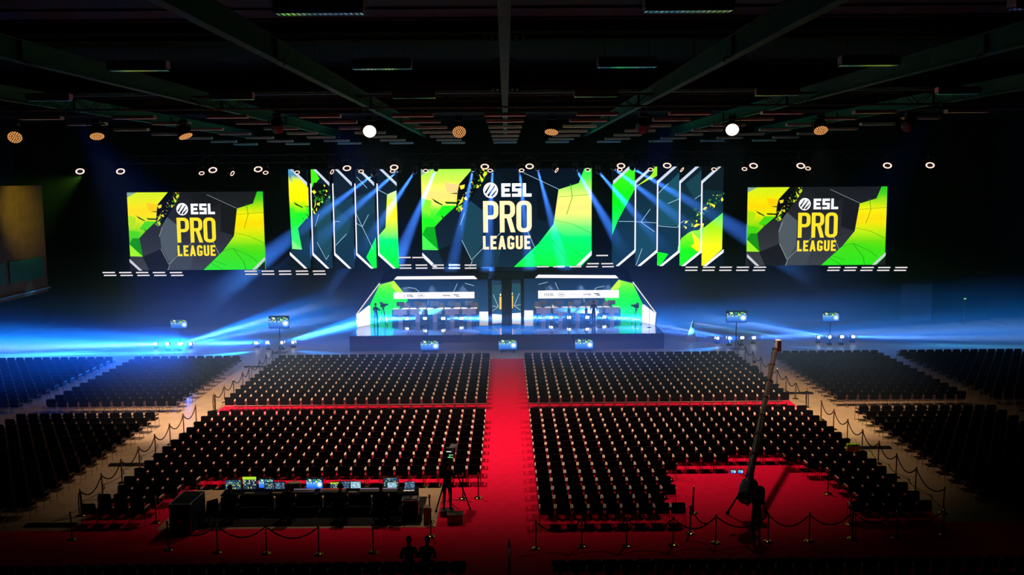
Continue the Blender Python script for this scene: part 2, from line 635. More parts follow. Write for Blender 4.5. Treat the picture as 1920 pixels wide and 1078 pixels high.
class Art:
    """A picture on a board: polygons in the picture's own units (u right, v down), layered a few millimetres apart."""

    def __init__(s, P, pix):
        s.P, s.pix, s.mb, s.n = P, pix, MB(), 0   # P(u, v, layer) -> point

    def poly(s, pts, col, win=None, layer=None, strips=1, axis=1):
        """col: rgb, or ramp stops over v."""
        s.n += 1
        L = s.n if layer is None else layer
        win = win or (-1e9, 1e9, -1e9, 1e9)
        # convex pieces first, so that clipping is safe
        for t in tri_fan(pts):
            tri = [pts[i] for i in t]
            v0, v1 = min(p[axis] for p in tri), max(p[axis] for p in tri)
            k = strips if isinstance(col, list) else 1
            for j in range(k):
                w = list(win)
                a, b = v0 + (v1 - v0) * j / k, v0 + (v1 - v0) * (j + 1) / k
                w[2 * axis], w[2 * axis + 1] = max(w[2 * axis], a), min(w[2 * axis + 1], b)
                q = inside(tri, *w)
                if len(q) < 3:
                    continue
                cs = [ramp(col, p[axis]) if isinstance(col, list) else lin(col) for p in q]
                s.mb.add([s.P(p[0], p[1], L) for p in q], [tuple(range(len(q)))], s.pix, None, cs)

    def line(s, pts, w, col, win=None):
        for (x0, y0), (x1, y1) in zip(pts, pts[1:]):
            l = math.hypot(x1 - x0, y1 - y0) or 1
            nx, ny = -(y1 - y0) / l * w / 2, (x1 - x0) / l * w / 2
            s.poly([(x0 + nx, y0 + ny), (x1 + nx, y1 + ny), (x1 - nx, y1 - ny), (x0 - nx, y0 - ny)], col, win)


def shards(rnd, n, x0, y0, x1, y1, size, bend=0):
    out = []
    for i in range(n):
        t = rnd.random()
        x, y = x0 + (x1 - x0) * t + rnd.gauss(0, bend), y0 + (y1 - y0) * t + rnd.gauss(0, bend)
        r = size * (.15 + rnd.random() ** 3)
        a = rnd.random() * 6.28
        out.append([(x + r * math.cos(a + q) * w, y + r * math.sin(a + q) * w) for q, w in ((0, 1), (2.0, .6), (3.4, .9), (4.6, .5))])
    return out


# ---- block lettering: each glyph is a list of polygons in a w x 1 box, v down
def rrect(x0, y0, x1, y1, rs, n=5):
    """corner radii rs: top-left, top-right, bottom-right, bottom-left."""
    out = []
    for (cx, cy, sx, sy, a0), r in zip(((x0, y0, 1, 1, 180), (x1, y0, -1, 1, 270), (x1, y1, -1, -1, 0), (x0, y1, 1, -1, 90)), rs):
        for k in range(n + 1):
            a = math.radians(a0 + 90 * k / n)
            out.append((cx + sx * r + r * math.cos(a), cy + sy * r + r * math.sin(a)))
    return out


def ringq(x0, y0, x1, y1, tx, ty, rs):
    o = rrect(x0, y0, x1, y1, rs)
    i = rrect(x0 + tx, y0 + ty, x1 - tx, y1 - ty, [max(r - min(tx, ty), 0) for r in rs])
    n = len(o)
    return [[o[k], o[(k + 1) % n], i[(k + 1) % n], i[k]] for k in range(n)]


def bar(x0, y0, x1, y1):
    return [(x0, y0), (x1, y0), (x1, y1), (x0, y1)]


def glyph(ch, w, t, ty, r):
    if ch == 'P':
        return ringq(0, 0, w, .58, t, ty, (0, r, r, 0)) + [bar(0, 0, t, 1)]
    if ch == 'R':
        return ringq(0, 0, w, .55, t, ty, (0, r, r, 0)) + [bar(0, 0, t, 1), [(w * .42, .5), (w * .42 + t, .5), (w * 1.02, 1), (w * 1.02 - t, 1)]]
    if ch == 'O':
        return ringq(0, 0, w, 1, t, ty, (r,) * 4)
    if ch == 'L':
        return [bar(0, 0, t, 1), bar(0, 1 - ty, w, 1)]
    if ch == 'E':
        return [bar(0, 0, t, 1), bar(0, 0, w, ty), bar(0, .5 - ty / 2, w * .88, .5 + ty / 2), bar(0, 1 - ty, w, 1)]
    if ch == 'A':
        return [[(w / 2 - t / 2, 0), (w / 2 + t / 2, 0), (t, 1), (0, 1)], [(w / 2 - t / 2, 0), (w / 2 + t / 2, 0), (w, 1), (w - t, 1)], bar(w * .22, .62, w * .78, .62 + ty)]
    if ch == 'G':
        q = [p for p in ringq(0, 0, w, 1, t, ty, (r,) * 4)]
        q = [p for p in q if not (sum(x for x, y in p) / 4 > w * .6 and max(y for x, y in p) - min(y for x, y in p) > .4)]
        return q + [bar(w - t, .5, w, .88), bar(w * .5, .5, w, .5 + ty), bar(w - t, .12, w, .3)]
    if ch == 'U':
        q = ringq(0, -.6, w, 1, t, ty, (0, 0, r, r))
        q = [inside(p, -9, 9, 0, 9) for p in q]
        return [p for p in q if p]
    if ch == 'S':
        return [bar(0, 0, w, ty), bar(0, .5 - ty / 2, w, .5 + ty / 2), bar(0, 1 - ty, w, 1), bar(0, 0, t, .5), bar(w - t, .5, w, 1)]
    return []


def word(art, text, x0, y0, x1, y1, t, ty, gap, col, r=.22, widths=None):
    """Fit TEXT in the box; t, ty stroke widths and gap as fractions of the glyph height."""
    h = y1 - y0
    n = len(text)
    ws = widths or [1] * n
    unit = ((x1 - x0) - gap * h * (n - 1)) / sum(ws)
    x = x0
    L = art.n + 1
    for ch, q in zip(text, ws):
        w = unit * q / h
        for p in glyph(ch, w, t, ty, min(r, w / 2 - .01)):
            art.poly([(x + a * h, y0 + b * h) for a, b in p], col, None, L)
        x += unit * q + gap * h
    art.n = L


def logo(art, cx, cy, rx, ry, col, dark):
    n = 28
    art.poly([(cx + rx * math.cos(2 * PI * k / n), cy + ry * math.sin(2 * PI * k / n)) for k in range(n)], col)
    L = art.n + 1
    for (x0, y0), (x1, y1), w0, w1 in (((-.72, .36), (-.02, -.74), .13, .06), ((-.36, .74), (.58, -.58), .16, .06), ((.12, .78), (.84, .0), .14, .05)):
        l = math.hypot(x1 - x0, y1 - y0)
        nx, ny = -(y1 - y0) / l, (x1 - x0) / l
        art.poly([(cx + rx * (x0 + nx * w0), cy + ry * (y0 + ny * w0)), (cx + rx * (x1 + nx * w1), cy + ry * (y1 + ny * w1)),
                  (cx + rx * (x1 - nx * w1), cy + ry * (y1 - ny * w1)), (cx + rx * (x0 - nx * w0), cy + ry * (y0 - ny * w0))], dark, None, L)
    art.n = L


YSC = 73.0


def board(name, px, depth=.12):
    """A hanging LED wall from its pixel rectangle; returns the empty and P(u,v,layer) in 0..1."""
    a, b = aty(px[0], px[1], YSC), aty(px[2], px[3], YSC)
    x0, x1, z1, z0 = a.x, b.x, a.z, b.z
    e = empty(name, ((x0 + x1) / 2, YSC, z0))
    w, h = x1 - x0, z1 - z0
    MB().box((0, depth / 2 + .02, h / 2), (w, depth, h), 'black').build('cabinet', e)
    hg = MB()
    for q in (-.4, .4):
        hg.tube([(q * w, .1, h), (q * w, .1, max(h + .4, 13.3 - z0))], .03, 'truss', 6)
    hg.tube([(-w / 2, .1, h + .08), (w / 2, .1, h + .08)], .05, 'truss', 6)
    hg.build('hanging_frame', e)
    return e, (lambda u, v, L: (-w / 2 + u * w, .015 - .004 * L, h - v * h)), w, h


SIDE = dict(left=[(0, (200, 232, 30)), (.12, (225, 230, 10)), (.24, (252, 214, 0)), (.36, (214, 226, 10)), (.5, (110, 214, 12)), (.62, (40, 190, 12)), (1, (90, 226, 20))],
            right=[(0, (20, 190, 30)), (.14, (90, 214, 20)), (.28, (236, 232, 10)), (.42, (252, 216, 0)), (.56, (190, 232, 10)), (.72, (70, 214, 10)), (1, (40, 226, 20))],
            bg=[(0, (24, 26, 30)), (.5, (36, 38, 43)), (1, (56, 60, 66))], facet=(76, 86, 94), facet2=(60, 68, 76), black=(8, 9, 10), dark=(22, 24, 27), title=(250, 222, 40), white=(240, 242, 248),
            line=(150, 160, 168), lime=(150, 236, 30), deep=(20, 140, 16), fa=(170, 220, 14), fb=(70, 206, 16), fc=(252, 200, 6), slash=(20, 60, 10), corner=(196, 200, 216))
CENT = dict(left=[(0, (150, 236, 70)), (.12, (190, 232, 70)), (.24, (246, 204, 112)), (.32, (236, 206, 100)), (.42, (60, 238, 40)), (.62, (10, 226, 20)), (1, (40, 244, 50))],
            right=[(0, (0, 222, 70)), (.14, (80, 232, 70)), (.28, (210, 226, 110)), (.42, (248, 206, 112)), (.56, (120, 238, 110)), (.66, (0, 240, 110)), (1, (0, 240, 50))],
            bg=[(0, (4, 12, 26)), (.5, (6, 20, 36)), (1, (10, 34, 54))], facet=(20, 56, 74), facet2=(14, 44, 62), black=(2, 4, 8), dark=(4, 12, 20), title=(255, 222, 166), white=(250, 250, 255),  # haze's blue veil and overexposed title tone put into these colours
            line=(140, 176, 200), lime=(60, 250, 70), deep=(0, 150, 20), fa=(120, 236, 40), fb=(20, 214, 26), fc=(250, 190, 120), slash=(4, 60, 10), corner=(214, 226, 250))


def n_(pts):      # pixel units of the side screen's picture -> 0..1
    return [((x - 78) / 905, (y - 183) / 508) for x, y in pts]


def title_picture(e, P, pix, K, seed):
    a = Art(P, pix)
    a.poly([(0, 0), (1, 0), (1, 1), (0, 1)], K['bg'], strips=3)
    for pts, c in (([(325, 335), (405, 400), (402, 560), (345, 655), (290, 550), (283, 470)], 'facet'), ([(325, 335), (283, 470), (300, 400)], 'facet2'),
                   ([(345, 655), (402, 560), (500, 600), (470, 691), (330, 691)], 'facet2'), ([(480, 183), (612, 200), (700, 250), (600, 300), (520, 240)], 'dark'),
                   ([(700, 250), (805, 292), (780, 470), (690, 440)], 'dark'), ([(345, 183), (420, 183), (400, 250), (300, 400), (262, 372), (280, 262)], 'black'),
                   ([(160, 601), (290, 550), (345, 655), (330, 691), (200, 691)], 'dark')):
        a.poly(n_(pts), K[c], (0, 1, 0, 1))
    L = [(78, 183), (350, 183), (280, 260), (270, 300), (266, 340), (262, 372), (192, 432), (145, 480), (163, 600), (78, 598)]
    a.poly(n_(L), K['left'], (0, 1, 0, 1), strips=10)
    a.poly(n_([(78, 183), (140, 183), (78, 215)]), (120, 160, 150), (0, 1, 0, 1))
    a.poly(n_([(145, 480), (163, 600), (78, 520), (100, 480)]), K['deep'])
    a.poly(n_([(78, 520), (163, 600), (78, 598)]), K['lime'])
    for q, c in (([(78, 330), (130, 345), (120, 420), (78, 400)], 'fa'), ([(190, 370), (262, 372), (192, 432), (150, 420)], 'fb'), ([(200, 250), (280, 262), (266, 305), (215, 300)], 'fc'), ([(78, 430), (150, 440), (145, 480), (100, 480)], 'fb')):
        a.poly(n_(q), K[c])
    for q in ([(130, 330), (190, 364), (188, 370), (150, 352)], [(200, 350), (266, 352), (264, 362), (210, 360)], [(180, 418), (200, 436), (190, 440)], [(225, 308), (268, 304), (268, 312)]):
        a.poly(n_(q), K['slash'])
    R = [(945, 183), (983, 183), (983, 691), (567, 691), (700, 570), (780, 470), (807, 292), (914, 260)]
    a.poly(n_(R), K['right'], (0, 1, 0, 1), strips=10)
    for q in ([(807, 330), (983, 318)], [(870, 262), (880, 330), (850, 420)], [(785, 450), (880, 470), (983, 520)], [(700, 570), (770, 550), (880, 600), (930, 640)], [(770, 550), (840, 640), (850, 691)], [(620, 645), (700, 691)], [(640, 630), (720, 660)]):
        a.line(n_(q), .004, K['deep'])
    rnd = random.Random(3)
    for k, q in enumerate(shards(rnd, 70, 262, 400, 420, 186, 15, 15)):
        a.poly(n_(q), ((214, 226, 30), (90, 190, 30), (40, 110, 20), (236, 206, 40))[k % 4], (0, 1, 0, 1), 40)
    for q in ([(282, 268), (310, 262), (306, 282), (288, 288)], [(300, 320), (296, 352), (270, 372)], [(386, 210), (410, 240), (400, 252)], [(372, 262), (386, 270), (376, 282)], [(278, 372), (298, 384), (288, 402)]):
        a.poly(n_(q), (226, 214, 50), (0, 1, 0, 1), 41)
    a.n = 42
    for q in ([(612, 200), (807, 290)], [(283, 470), (306, 408)], [(290, 550), (340, 652), (402, 592)], [(640, 505), (680, 592)], [(455, 552), (505, 505)], [(345, 655), (330, 691)]):
        a.line(n_(q), .0035, K['line'], (0, 1, 0, 1))
    a.poly(n_([(78, 634), (78, 691), (138, 691)]), K['dark'])
    a.poly(n_([(983, 634), (983, 691), (925, 691)]), K['dark'])
    a.poly(n_([(78, 612), (78, 634), (138, 691), (160, 691)]), K['corner'], (0, 1, 0, 1))
    a.poly(n_([(983, 608), (983, 630), (917, 691), (895, 691)]), K['corner'], (0, 1, 0, 1))
    a.mb.build('screen_image', e)
    t = Art(P, pix)
    t.n = 52
    sx, sy = 905, 508
    logo(t, (446 - 78) / sx, (293 - 183) / sy, 39 / sx, 40 / sy, K['white'], K['dark'])
    # letters are laid out in a square unit, then squeezed to the picture's shape
    q = Art(lambda u, v, L: P(u / sx, v / sy, L), pix)
    q.n = 54
    word(q, 'ESL', 503 - 78, 258 - 183, 663 - 78, 327 - 183, .25, .23, .12, K['white'], widths=(1, 1, .95))
    word(q, 'PRO', 405 - 78, 348 - 183, 663 - 78, 510 - 183, .155, .125, .045, K['title'], .2)
    word(q, 'LEAGUE', 403 - 78, 528 - 183, 656 - 78, 598 - 183, .19, .19, .12, K['title'], .22, (.85, .9, 1.1, 1, 1, .9))
    for src in (q.mb,):
        k0 = len(t.mb.v)
        t.mb.v += src.v
        t.mb.f += [[k0 + j for j in f] for f in src.f]
        t.mb.mi += src.mi
        t.mb.col += src.col
    t.mb.build('title_lettering', e)


for nm, rect, pix, K in (('centre', (789.3, 317.5, 1109, 499), 'px_center', CENT), ('left', (238, 361, 498.5, 505), 'px_side', SIDE), ('right', (1402, 351.5, 1658, 496), 'px_side', SIDE)):
    e, P, w, h = board('led_screen', rect)
    tag(e, {'centre': 'largest video screen in the middle showing the tournament title in peach letters', 'left': 'video screen at the far left showing the title in yellow letters',
            'right': 'video screen at the far right showing the title in yellow letters'}[nm], 'video screen')
    title_picture(e, P, pix, K, 3)

# ---- two banks of five tall LED columns
TEAL = [(300, (10, 24, 36)), (600, (14, 48, 64)), (960, (10, 40, 62))]
G1 = [(80, (70, 150, 190)), (150, (60, 120, 150)), (170, (200, 226, 20)), (300, (246, 222, 0)), (390, (190, 236, 0)), (440, (20, 236, 20)), (640, (30, 236, 60)), (800, (60, 246, 110))]
G5 = [(270, (190, 216, 180)), (360, (190, 236, 20)), (480, (246, 238, 0)), (620, (150, 240, 70)), (700, (0, 246, 110)), (970, (0, 246, 20))]
left_art = [
    ([(90, 80), (1100, 80), (1100, 975), (90, 975)], TEAL),
    ([(340, 590), (380, 480), (490, 300), (600, 420), (690, 500), (640, 660), (510, 760), (442, 890), (350, 730)], (22, 62, 78)),
    ([(500, 410), (690, 330), (890, 280), (880, 480), (690, 560)], (16, 50, 66)),
    ([(690, 80), (1090, 80), (1090, 270), (900, 260)], (8, 20, 30)),
    ([(90, 80), (130, 80), (302, 250), (302, 493), (178, 610), (215, 802), (112, 795)], G1),
    ([(112, 715), (215, 802), (112, 795)], (120, 255, 120)),
    ([(300, 80), (330, 80), (388, 165), (300, 255)], (60, 226, 20)),
    ([(330, 200), (470, 230), (470, 300), (330, 500), (300, 480), (300, 260)], (3, 6, 6)),
    ([(140, 372), (240, 420), (238, 430), (160, 400)], (20, 70, 10)), ([(240, 408), (300, 414), (296, 424)], (20, 70, 10)),
    ([(220, 510), (250, 528), (240, 534)], (20, 90, 10)),
    ([(990, 308), (1083, 272), (1095, 975), (1050, 975), (905, 845), (790, 872), (905, 668), (968, 605)], G5),
    ([(790, 872), (905, 765), (905, 975), (860, 975)], (0, 240, 60)),
]
left_lines = [[(505, 600), (512, 543), (560, 550)], [(512, 762), (626, 660)], [(705, 478), (763, 595), (828, 487)], [(705, 562), (763, 595), (868, 800)], [(898, 260), (992, 305)], [(335, 592), (378, 482)], [(350, 730), (442, 890), (470, 850)], [(720, 150), (820, 250)]]
right_art = [
    ([(130, 50), (1130, 50), (1130, 950), (130, 950)], [(50, (8, 22, 32)), (400, (12, 40, 54)), (950, (10, 46, 72))]),
    ([(545, 290), (730, 110), (730, 345), (720, 590), (545, 585)], (20, 68, 84)),
    ([(790, 210), (930, 90), (930, 300), (865, 345)], (18, 54, 66)),
    ([(385, 560), (520, 640), (520, 800), (360, 940), (330, 830), (330, 560)], (18, 62, 84)),
    ([(940, 60), (1120, 60), (1120, 280), (940, 260)], (8, 22, 28)),
    ([(135, 215), (280, 60), (335, 60), (330, 262), (185, 540), (135, 672)], [(60, (60, 236, 20)), (300, (10, 236, 10)), (400, (0, 230, 10)), (672, (20, 250, 110))]),
    ([(335, 245), (460, 150), (535, 70), (535, 130)], (170, 226, 10)),
    ([(505, 60), (535, 60), (535, 135), (470, 180)], (130, 214, 20)),
    ([(528, 818), (640, 842), (570, 950), (528, 950)], (10, 220, 20)),
    ([(528, 880), (560, 940), (528, 950)], (60, 255, 20)),
    ([(730, 785), (760, 700), (820, 650), (850, 634), (922, 625), (922, 800), (770, 950), (728, 950)], [(620, (130, 236, 30)), (800, (20, 236, 20)), (950, (20, 250, 30))]),
    ([(845, 640), (922, 720), (922, 830), (880, 810), (840, 770), (870, 750)], (236, 226, 20)),
    ([(922, 612), (968, 600), (1118, 472), (1116, 800), (965, 950), (920, 950)], [(470, (60, 236, 40)), (650, (170, 244, 20)), (800, (226, 238, 20)), (900, (250, 214, 20))]),
    ([(922, 612), (968, 605), (925, 750)], (120, 240, 60)),
]
right_lines = [[(185, 545), (330, 548), (520, 560)], [(385, 552), (466, 436)], [(385, 552), (505, 640)], [(345, 940), (398, 790)], [(545, 292), (625, 208)], [(622, 388), (725, 343)], [(862, 346), (915, 308)], [(530, 575), (555, 588), (700, 600), (720, 590)], [(745, 560), (775, 540)]]


def column_bank(side, x0, x1, y0, y1, ox, oy, art_list, lines, edges, top, bot, flip):
    rnd = random.Random(11)
    for k in range(5):
        ua, ub = edges[k], edges[k + 1]
        pa, pb = ox + ua / 4.79, ox + ub / 4.79
        rect = (pa, y0, pb, y1)
        e, P0, w, h = board('led_column', rect)
        P = (lambda u, v, L, ua=ua, ub=ub, P0=P0: P0((u - ua) / (ub - ua), (v - top) / (bot - top), L))
        W = (ua, ub, top, bot)
        a = Art(P, 'px_center')
        for pts, c in art_list:
            a.poly(pts, c, W, strips=8)
        sh = shards(rnd, 60, 310, 470, 440, 250, 18, 30) if not flip else shards(rnd, 80, 780, 600, 1110, 300, 20, 34)
        a.n += 1
        for q, pts in enumerate(sh):
            a.poly(pts, ((120, 214, 40), (40, 130, 30), (214, 214, 50), (30, 90, 30))[q % 4], W, a.n)
        if not flip:
            for pts in ([(316, 280), (336, 266), (358, 286), (334, 306)], [(330, 430), (352, 350), (348, 400)], [(346, 440), (362, 420), (352, 456)], [(318, 470), (330, 448), (344, 486)], [(456, 264), (474, 272), (460, 290)]):
                a.poly(pts, (206, 216, 60), W, a.n)
        else:
            for pts in ([(985, 378), (1045, 400), (1040, 425)], [(930, 560), (955, 566), (945, 606)], [(770, 582), (800, 600), (790, 616)], [(850, 590), (880, 566), (915, 572), (870, 600)], [(940, 440), (958, 418), (970, 442)]):
                a.poly(pts, (230, 222, 50), W, a.n)
        for l in lines:
            a.line(l, 4, (150, 190, 214), W)
        a.n += 1
        wd = ub - ua
        if not flip:
            a.poly([(ua + .2 * wd, top), (ub, top), (ub, top + 140)], (3, 5, 8), W)
            a.poly([(ua, top + 745), (ua, bot), (ub - .2 * wd, bot)], (4, 14, 26), W)
            a.poly([(ua + .16 * wd, top), (ua + .32 * wd, top), (ub, top + 118), (ub, top + 150)], (176, 188, 208), W)
            a.poly([(ua, top + 735), (ua, top + 765), (ub - .27 * wd, bot), (ub - .13 * wd, bot)], (226, 232, 250), W)
            if k > 0:
                a.line([(ua + 5, top + 125), (ua + 5, top + 750)], 12, (240, 230, 250), W)
        else:
            a.poly([(ub - .25 * wd, top), (ua, top), (ua, top + 140)], (3, 5, 8), W)
            a.poly([(ub, top + 745), (ub, bot), (ua + .25 * wd, bot)], (4, 12, 24), W)
            a.poly([(ub - .16 * wd, top), (ub - .32 * wd, top), (ua, top + 125), (ua, top + 158)], (176, 188, 208), W)
            a.poly([(ub, top + 735), (ub, top + 765), (ua + .27 * wd, bot), (ua + .13 * wd, bot)], (226, 232, 250), W)
            if k > 0:
                a.line([(ua + 5, top + 128), (ua + 5, top + 750)], 12, (240, 230, 250), W)
        a.mb.build('screen_image', e)
        tag(e, 'tall LED column, %s from left in the bank on the %s of the main screen' % (nth(k + 1), side), 'LED column', 'LED columns %s of the main screen' % side)


column_bank('left', 0, 0, 317.6, 502.5, 520, 300, left_art, left_lines, [97, 300, 497, 695, 893, 1092], 84, 970, False)
column_bank('right', 0, 0, 312.8, 497.5, 1120, 300, right_art, right_lines, [136, 331, 529, 729, 925, 1120], 60, 947, True)
# ------------------------------------------------------------------ player booths on the stage
ZS = 1.1
YD = 73.4


def curve_text(txt, size, P, matname, name, parent):
    cu = bpy.data.curves.new('lettering', 'FONT')
    cu.body = txt
    cu.size = size
    cu.align_x, cu.align_y = 'CENTER', 'CENTER'
    cu.offset = size * .015
    o = bpy.data.objects.new('lettering', cu)
    C.objects.link(o)
    me = bpy.data.meshes.new_from_object(o.evaluated_get(bpy.context.evaluated_depsgraph_get()))
    bpy.data.objects.remove(o)
    for v in me.vertices:
        v.co = P(v.co.x, v.co.y)
    me.materials.clear()
    me.materials.append(M[matname])
    o = bpy.data.objects.new(name, me)
    C.objects.link(o)
    o.parent = parent
    return o


for side in (-1, 1):
    sn = 'left' if side < 0 else 'right'
    mir = lambda x: x if side < 0 else 2 * 949.2 - x
    dy = -2.2 if side > 0 else 0
    W0 = lambda px, py, Y: aty(mir(px), py + dy, Y)
    bo = empty('player_booth', (0, 0, 0), 0, 'lit %s player booth on stage with slanted outer edge and white roof bar' % sn, 'booth')
    # the LED wall: inner part at the back, outer wing coming forward
    YW, YO = 75.0, 70.8
    xb = W0(735, 560, YW).x

    def wall(px, py, L):
        """point of the LED wall seen at a pixel: the wing bends forward outside xb."""
        p = W0(px, py, YW)
        if abs(p.x) <= abs(xb):
            return (p.x, YW - .025 * L, max(p.z, ZS + .006))
        ex = W0(669, 600, YO).x
        d = ray(mir(px), py + dy)
        # intersect the ray with the wing's vertical plane through (xb,YW) and (ex,YO)
        nx, ny = (YW - YO), (ex - xb)
        t = ((xb - 0) * nx + (YW - 0) * ny) / (d.x * nx + d.y * ny)
        q = EYE + d * t
        return (q.x, q.y - .025 * L, max(q.z, ZS + .006))

    zf = ZS + .01
    zg = ZS + .006
    a = Art(wall, 'px_booth')
    whole = a.poly
    BEND = 735.0

    def split(pts, col, win=None, layer=None, strips=1, whole=whole, a=a):
        n0 = a.n + 1 if layer is None else layer
        whole(pts, col, (-1e9, BEND, -1e9, 1e9), n0, strips)
        whole(pts, col, (BEND, 1e9, -1e9, 1e9), n0, strips)
        a.n = n0

    a.poly = split
    main = [(735, 600), (735, 524), (915.5, 524), (915.5, 600)]
    wing = [(671, 613), (669, 590), (712, 531), (735, 524), (735, 600)]
    B0 = [(520, (4, 30, 58)), (560, (8, 44, 84)), (600, (16, 74, 130))]
    for q in (main, wing):
        a.poly(q, B0, strips=4)
    GR = [(525, (150, 226, 10)), (540, (70, 232, 10)), (556, (0, 246, 20)), (580, (0, 250, 60)), (600, (10, 246, 140))]
    for q in ([(735, 527.5), (738.5, 526), (756, 546.8), (765, 563.5), (746.8, 578.5), (735, 581)], [(712, 533.5), (735, 527.5), (735, 600), (693, 611), (693.4, 573)]):
        a.poly(q, GR, strips=6)
    a.n += 1
    a.poly([(735, 527.5), (738.5, 526), (756, 546.8), (746, 549), (735, 538)], (170, 230, 20))
    a.poly([(669, 590), (692, 572), (695, 574), (695, 611), (671, 613)], (236, 240, 250))
    a.poly([(899, 583.5), (915.5, 583.5), (915.5, 600), (899, 600)], (226, 232, 250))
    for q in ([(765, 538), (779.5, 540.5), (787, 547)], [(857.8, 531), (850.6, 546.5)], [(804.5, 562), (802, 570)], [(872, 530), (889, 534.8)], [(769, 585), (800, 574)]):
        a.line(q, .7, (170, 200, 226))
    a.mb.build('led_wall', bo)
    # back cladding with real depth
    ck = MB()
    p = [W0(x, 560, YW) for x in (735, 915.5)]
    z1 = W0(735, 524, YW).z
    ck.box(((p[0].x + p[1].x) / 2, YW + .15, (z1 + zg) / 2), (abs(p[1].x - p[0].x), .24, z1 - zg), 'black')
    ex = W0(669, 600, YO).x
    zo = W0(669, 590, YO).z
    zt = W0(712, 531, YO + 2).z
    fx = ex + (xb - ex) * .45
    for (x0, y0, za), (x1, y1, zb) in (((ex, YO, zo), (fx, YO + (YW - YO) * .45, zt)), ((fx, YO + (YW - YO) * .45, zt), (xb, YW, z1))):
        o = side * .0
        vs = [(x0, y0 + .06, zg), (x1, y1 + .06, zg), (x1, y1 + .06, zb), (x0, y0 + .06, za), (x0 + side * .1, y0 + .3, zg), (x1 + side * .1, y1 + .3, zg), (x1 + side * .1, y1 + .3, zb), (x0 + side * .1, y0 + .3, za)]
        ck.add(vs, [(0, 1, 2, 3), (7, 6, 5, 4), (3, 2, 6, 7), (0, 3, 7, 4), (1, 5, 6, 2)], 'black')
    ck.build('back_cladding', bo)
    # roof slab, its white light bar and the thin lit outer edge
    YR = 71.2
    rf = MB()
    pts = [W0(x, y, YR) for x, y in ((720, 512), (893, 511), (915.5, 512), (915.5, 524.5), (738, 525.5), (712, 531))]
    n = len(pts)
    vs = [(q.x, YR, q.z) for q in pts] + [(q.x, YW + .25, q.z) for q in pts]
    rf.add(vs, [tuple(range(n)), tuple(range(2 * n - 1, n - 1, -1))] + [(i, n + i, n + (i + 1) % n, (i + 1) % n) for i in range(n)], 'drape')
    rf.build('roof', bo)
    wbm = MB()
    pts = [W0(x, y, YR - .08) for x, y in ((738.5, 524), (744, 518.4), (889, 517.4), (895, 523.2))]
    vs = [(q.x, YR - .08, q.z) for q in pts] + [(q.x, YR - .01, q.z) for q in pts]
    wbm.add(vs, [(0, 1, 2, 3), (7, 6, 5, 4), (0, 4, 5, 1), (1, 5, 6, 2), (2, 6, 7, 3), (3, 7, 4, 0)], 'whiteled')
    wbm.build('light_bar', bo)
    ed = MB().tube([W0(668.3, 589.5, YO - .05), W0(711.8, 531, YO - .05)], .045, 'whitebar', 6)
    ed.build('edge_light', bo)
    # sponsor banner strip
    YN = 71.9
    bn = MB()
    c0, c1 = W0(738, 560.5, YN), W0(889.5, 547, YN)
    bn.box(((c0.x + c1.x) / 2, YN + .05, (c0.z + c1.z) / 2), (abs(c1.x - c0.x), .1, c1.z - c0.z), 'black')
    bw = MB()
    bw.add([(c0.x, YN - .01, c0.z), (c1.x, YN - .01, c0.z), (c1.x, YN - .01, c1.z), (c0.x, YN - .01, c1.z)], [(0, 1, 2, 3)], 'whiteled')
    bnr = empty('sponsor_banner', (0, 0, 0), 0, 'long white sponsor strip hung above the desks of the %s booth' % sn, 'banner')
    bn.build('box_frame', bnr)
    bw.build('lit_face', bnr)
    for q in (.1, .9):
        x = c0.x + (c1.x - c0.x) * q
        MB().tube([(x, YN + .05, c1.z), (x, YN + .05, c1.z + .78)], .012, 'truss', 5).build('hanging_wire', bnr)
    xl = min(c0.x, c1.x) + (.25 if side > 0 else .55)
    s0 = 1800 / YN
    zc = (c0.z + c1.z) / 2
    at = lambda dx, dz=0: (lambda x, y: (xl + dx + x, YN - .025, zc + dz + y))
    for m_ in (0,):
        ik = MB()
        nn = 14
        for k in range(nn):
            if k in (3, 10):
                continue
            b0, b1 = 2 * PI * k / nn, 2 * PI * (k + 1) / nn
            ik.add([(xl + .32 + .11 * math.cos(b0), YN - .02, zc + .11 * math.sin(b0)), (xl + .32 + .11 * math.cos(b1), YN - .02, zc + .11 * math.sin(b1)),
                    (xl + .32 + .07 * math.cos(b1), YN - .02, zc + .07 * math.sin(b1)), (xl + .32 + .07 * math.cos(b0), YN - .02, zc + .07 * math.sin(b0))], [(0, 1, 2, 3)], 'ink')
        nn = 24
        for k in range(nn):
            if k in (1, 2):
                continue
            b0, b1 = 2 * PI * k / nn, 2 * PI * (k + 1) / nn
            ik.add([(xl + 1.52 + r * math.cos(b) * 1.6, YN - .02, zc + r * math.sin(b)) for r, b in ((.16, b0), (.16, b1), (.145, b1), (.145, b0))], [(0, 1, 2, 3)], 'ink')
        for k in range(6):
            ik.box((xl + 2.2 + k * .13, YN - .02, zc + (.03 if k % 2 else 0)), (.03, .004, .04), 'ink')
        # a dark splash mark and two short bars
        ik.add([(xl + 3.95, YN - .02, zc + .1), (xl + 4.1, YN - .02, zc + .05), (xl + 4.12, YN - .02, zc - .02), (xl + 4.0, YN - .02, zc + .02)], [(0, 1, 2, 3)], 'ink')
        ik.box((xl + 4.24, YN - .02, zc + .03), (.26, .004, .07), 'ink').box((xl + 4.3, YN - .02, zc - .08), (.28, .004, .06), 'ink')
        for ch, x in zip('ESL', (.5, .66, .82)):
            for pl in glyph(ch, .62, .24, .22, .2):
                ik.add([(xl + x + u * .2, YN - .021, zc + .1 - v * .2) for u, v in pl], [tuple(range(len(pl)))], 'ink')
        ik.build('sponsor_marks', bnr)
    curve_text('intel', .17, at(1.52), 'ink', 'sponsor_name', bnr)
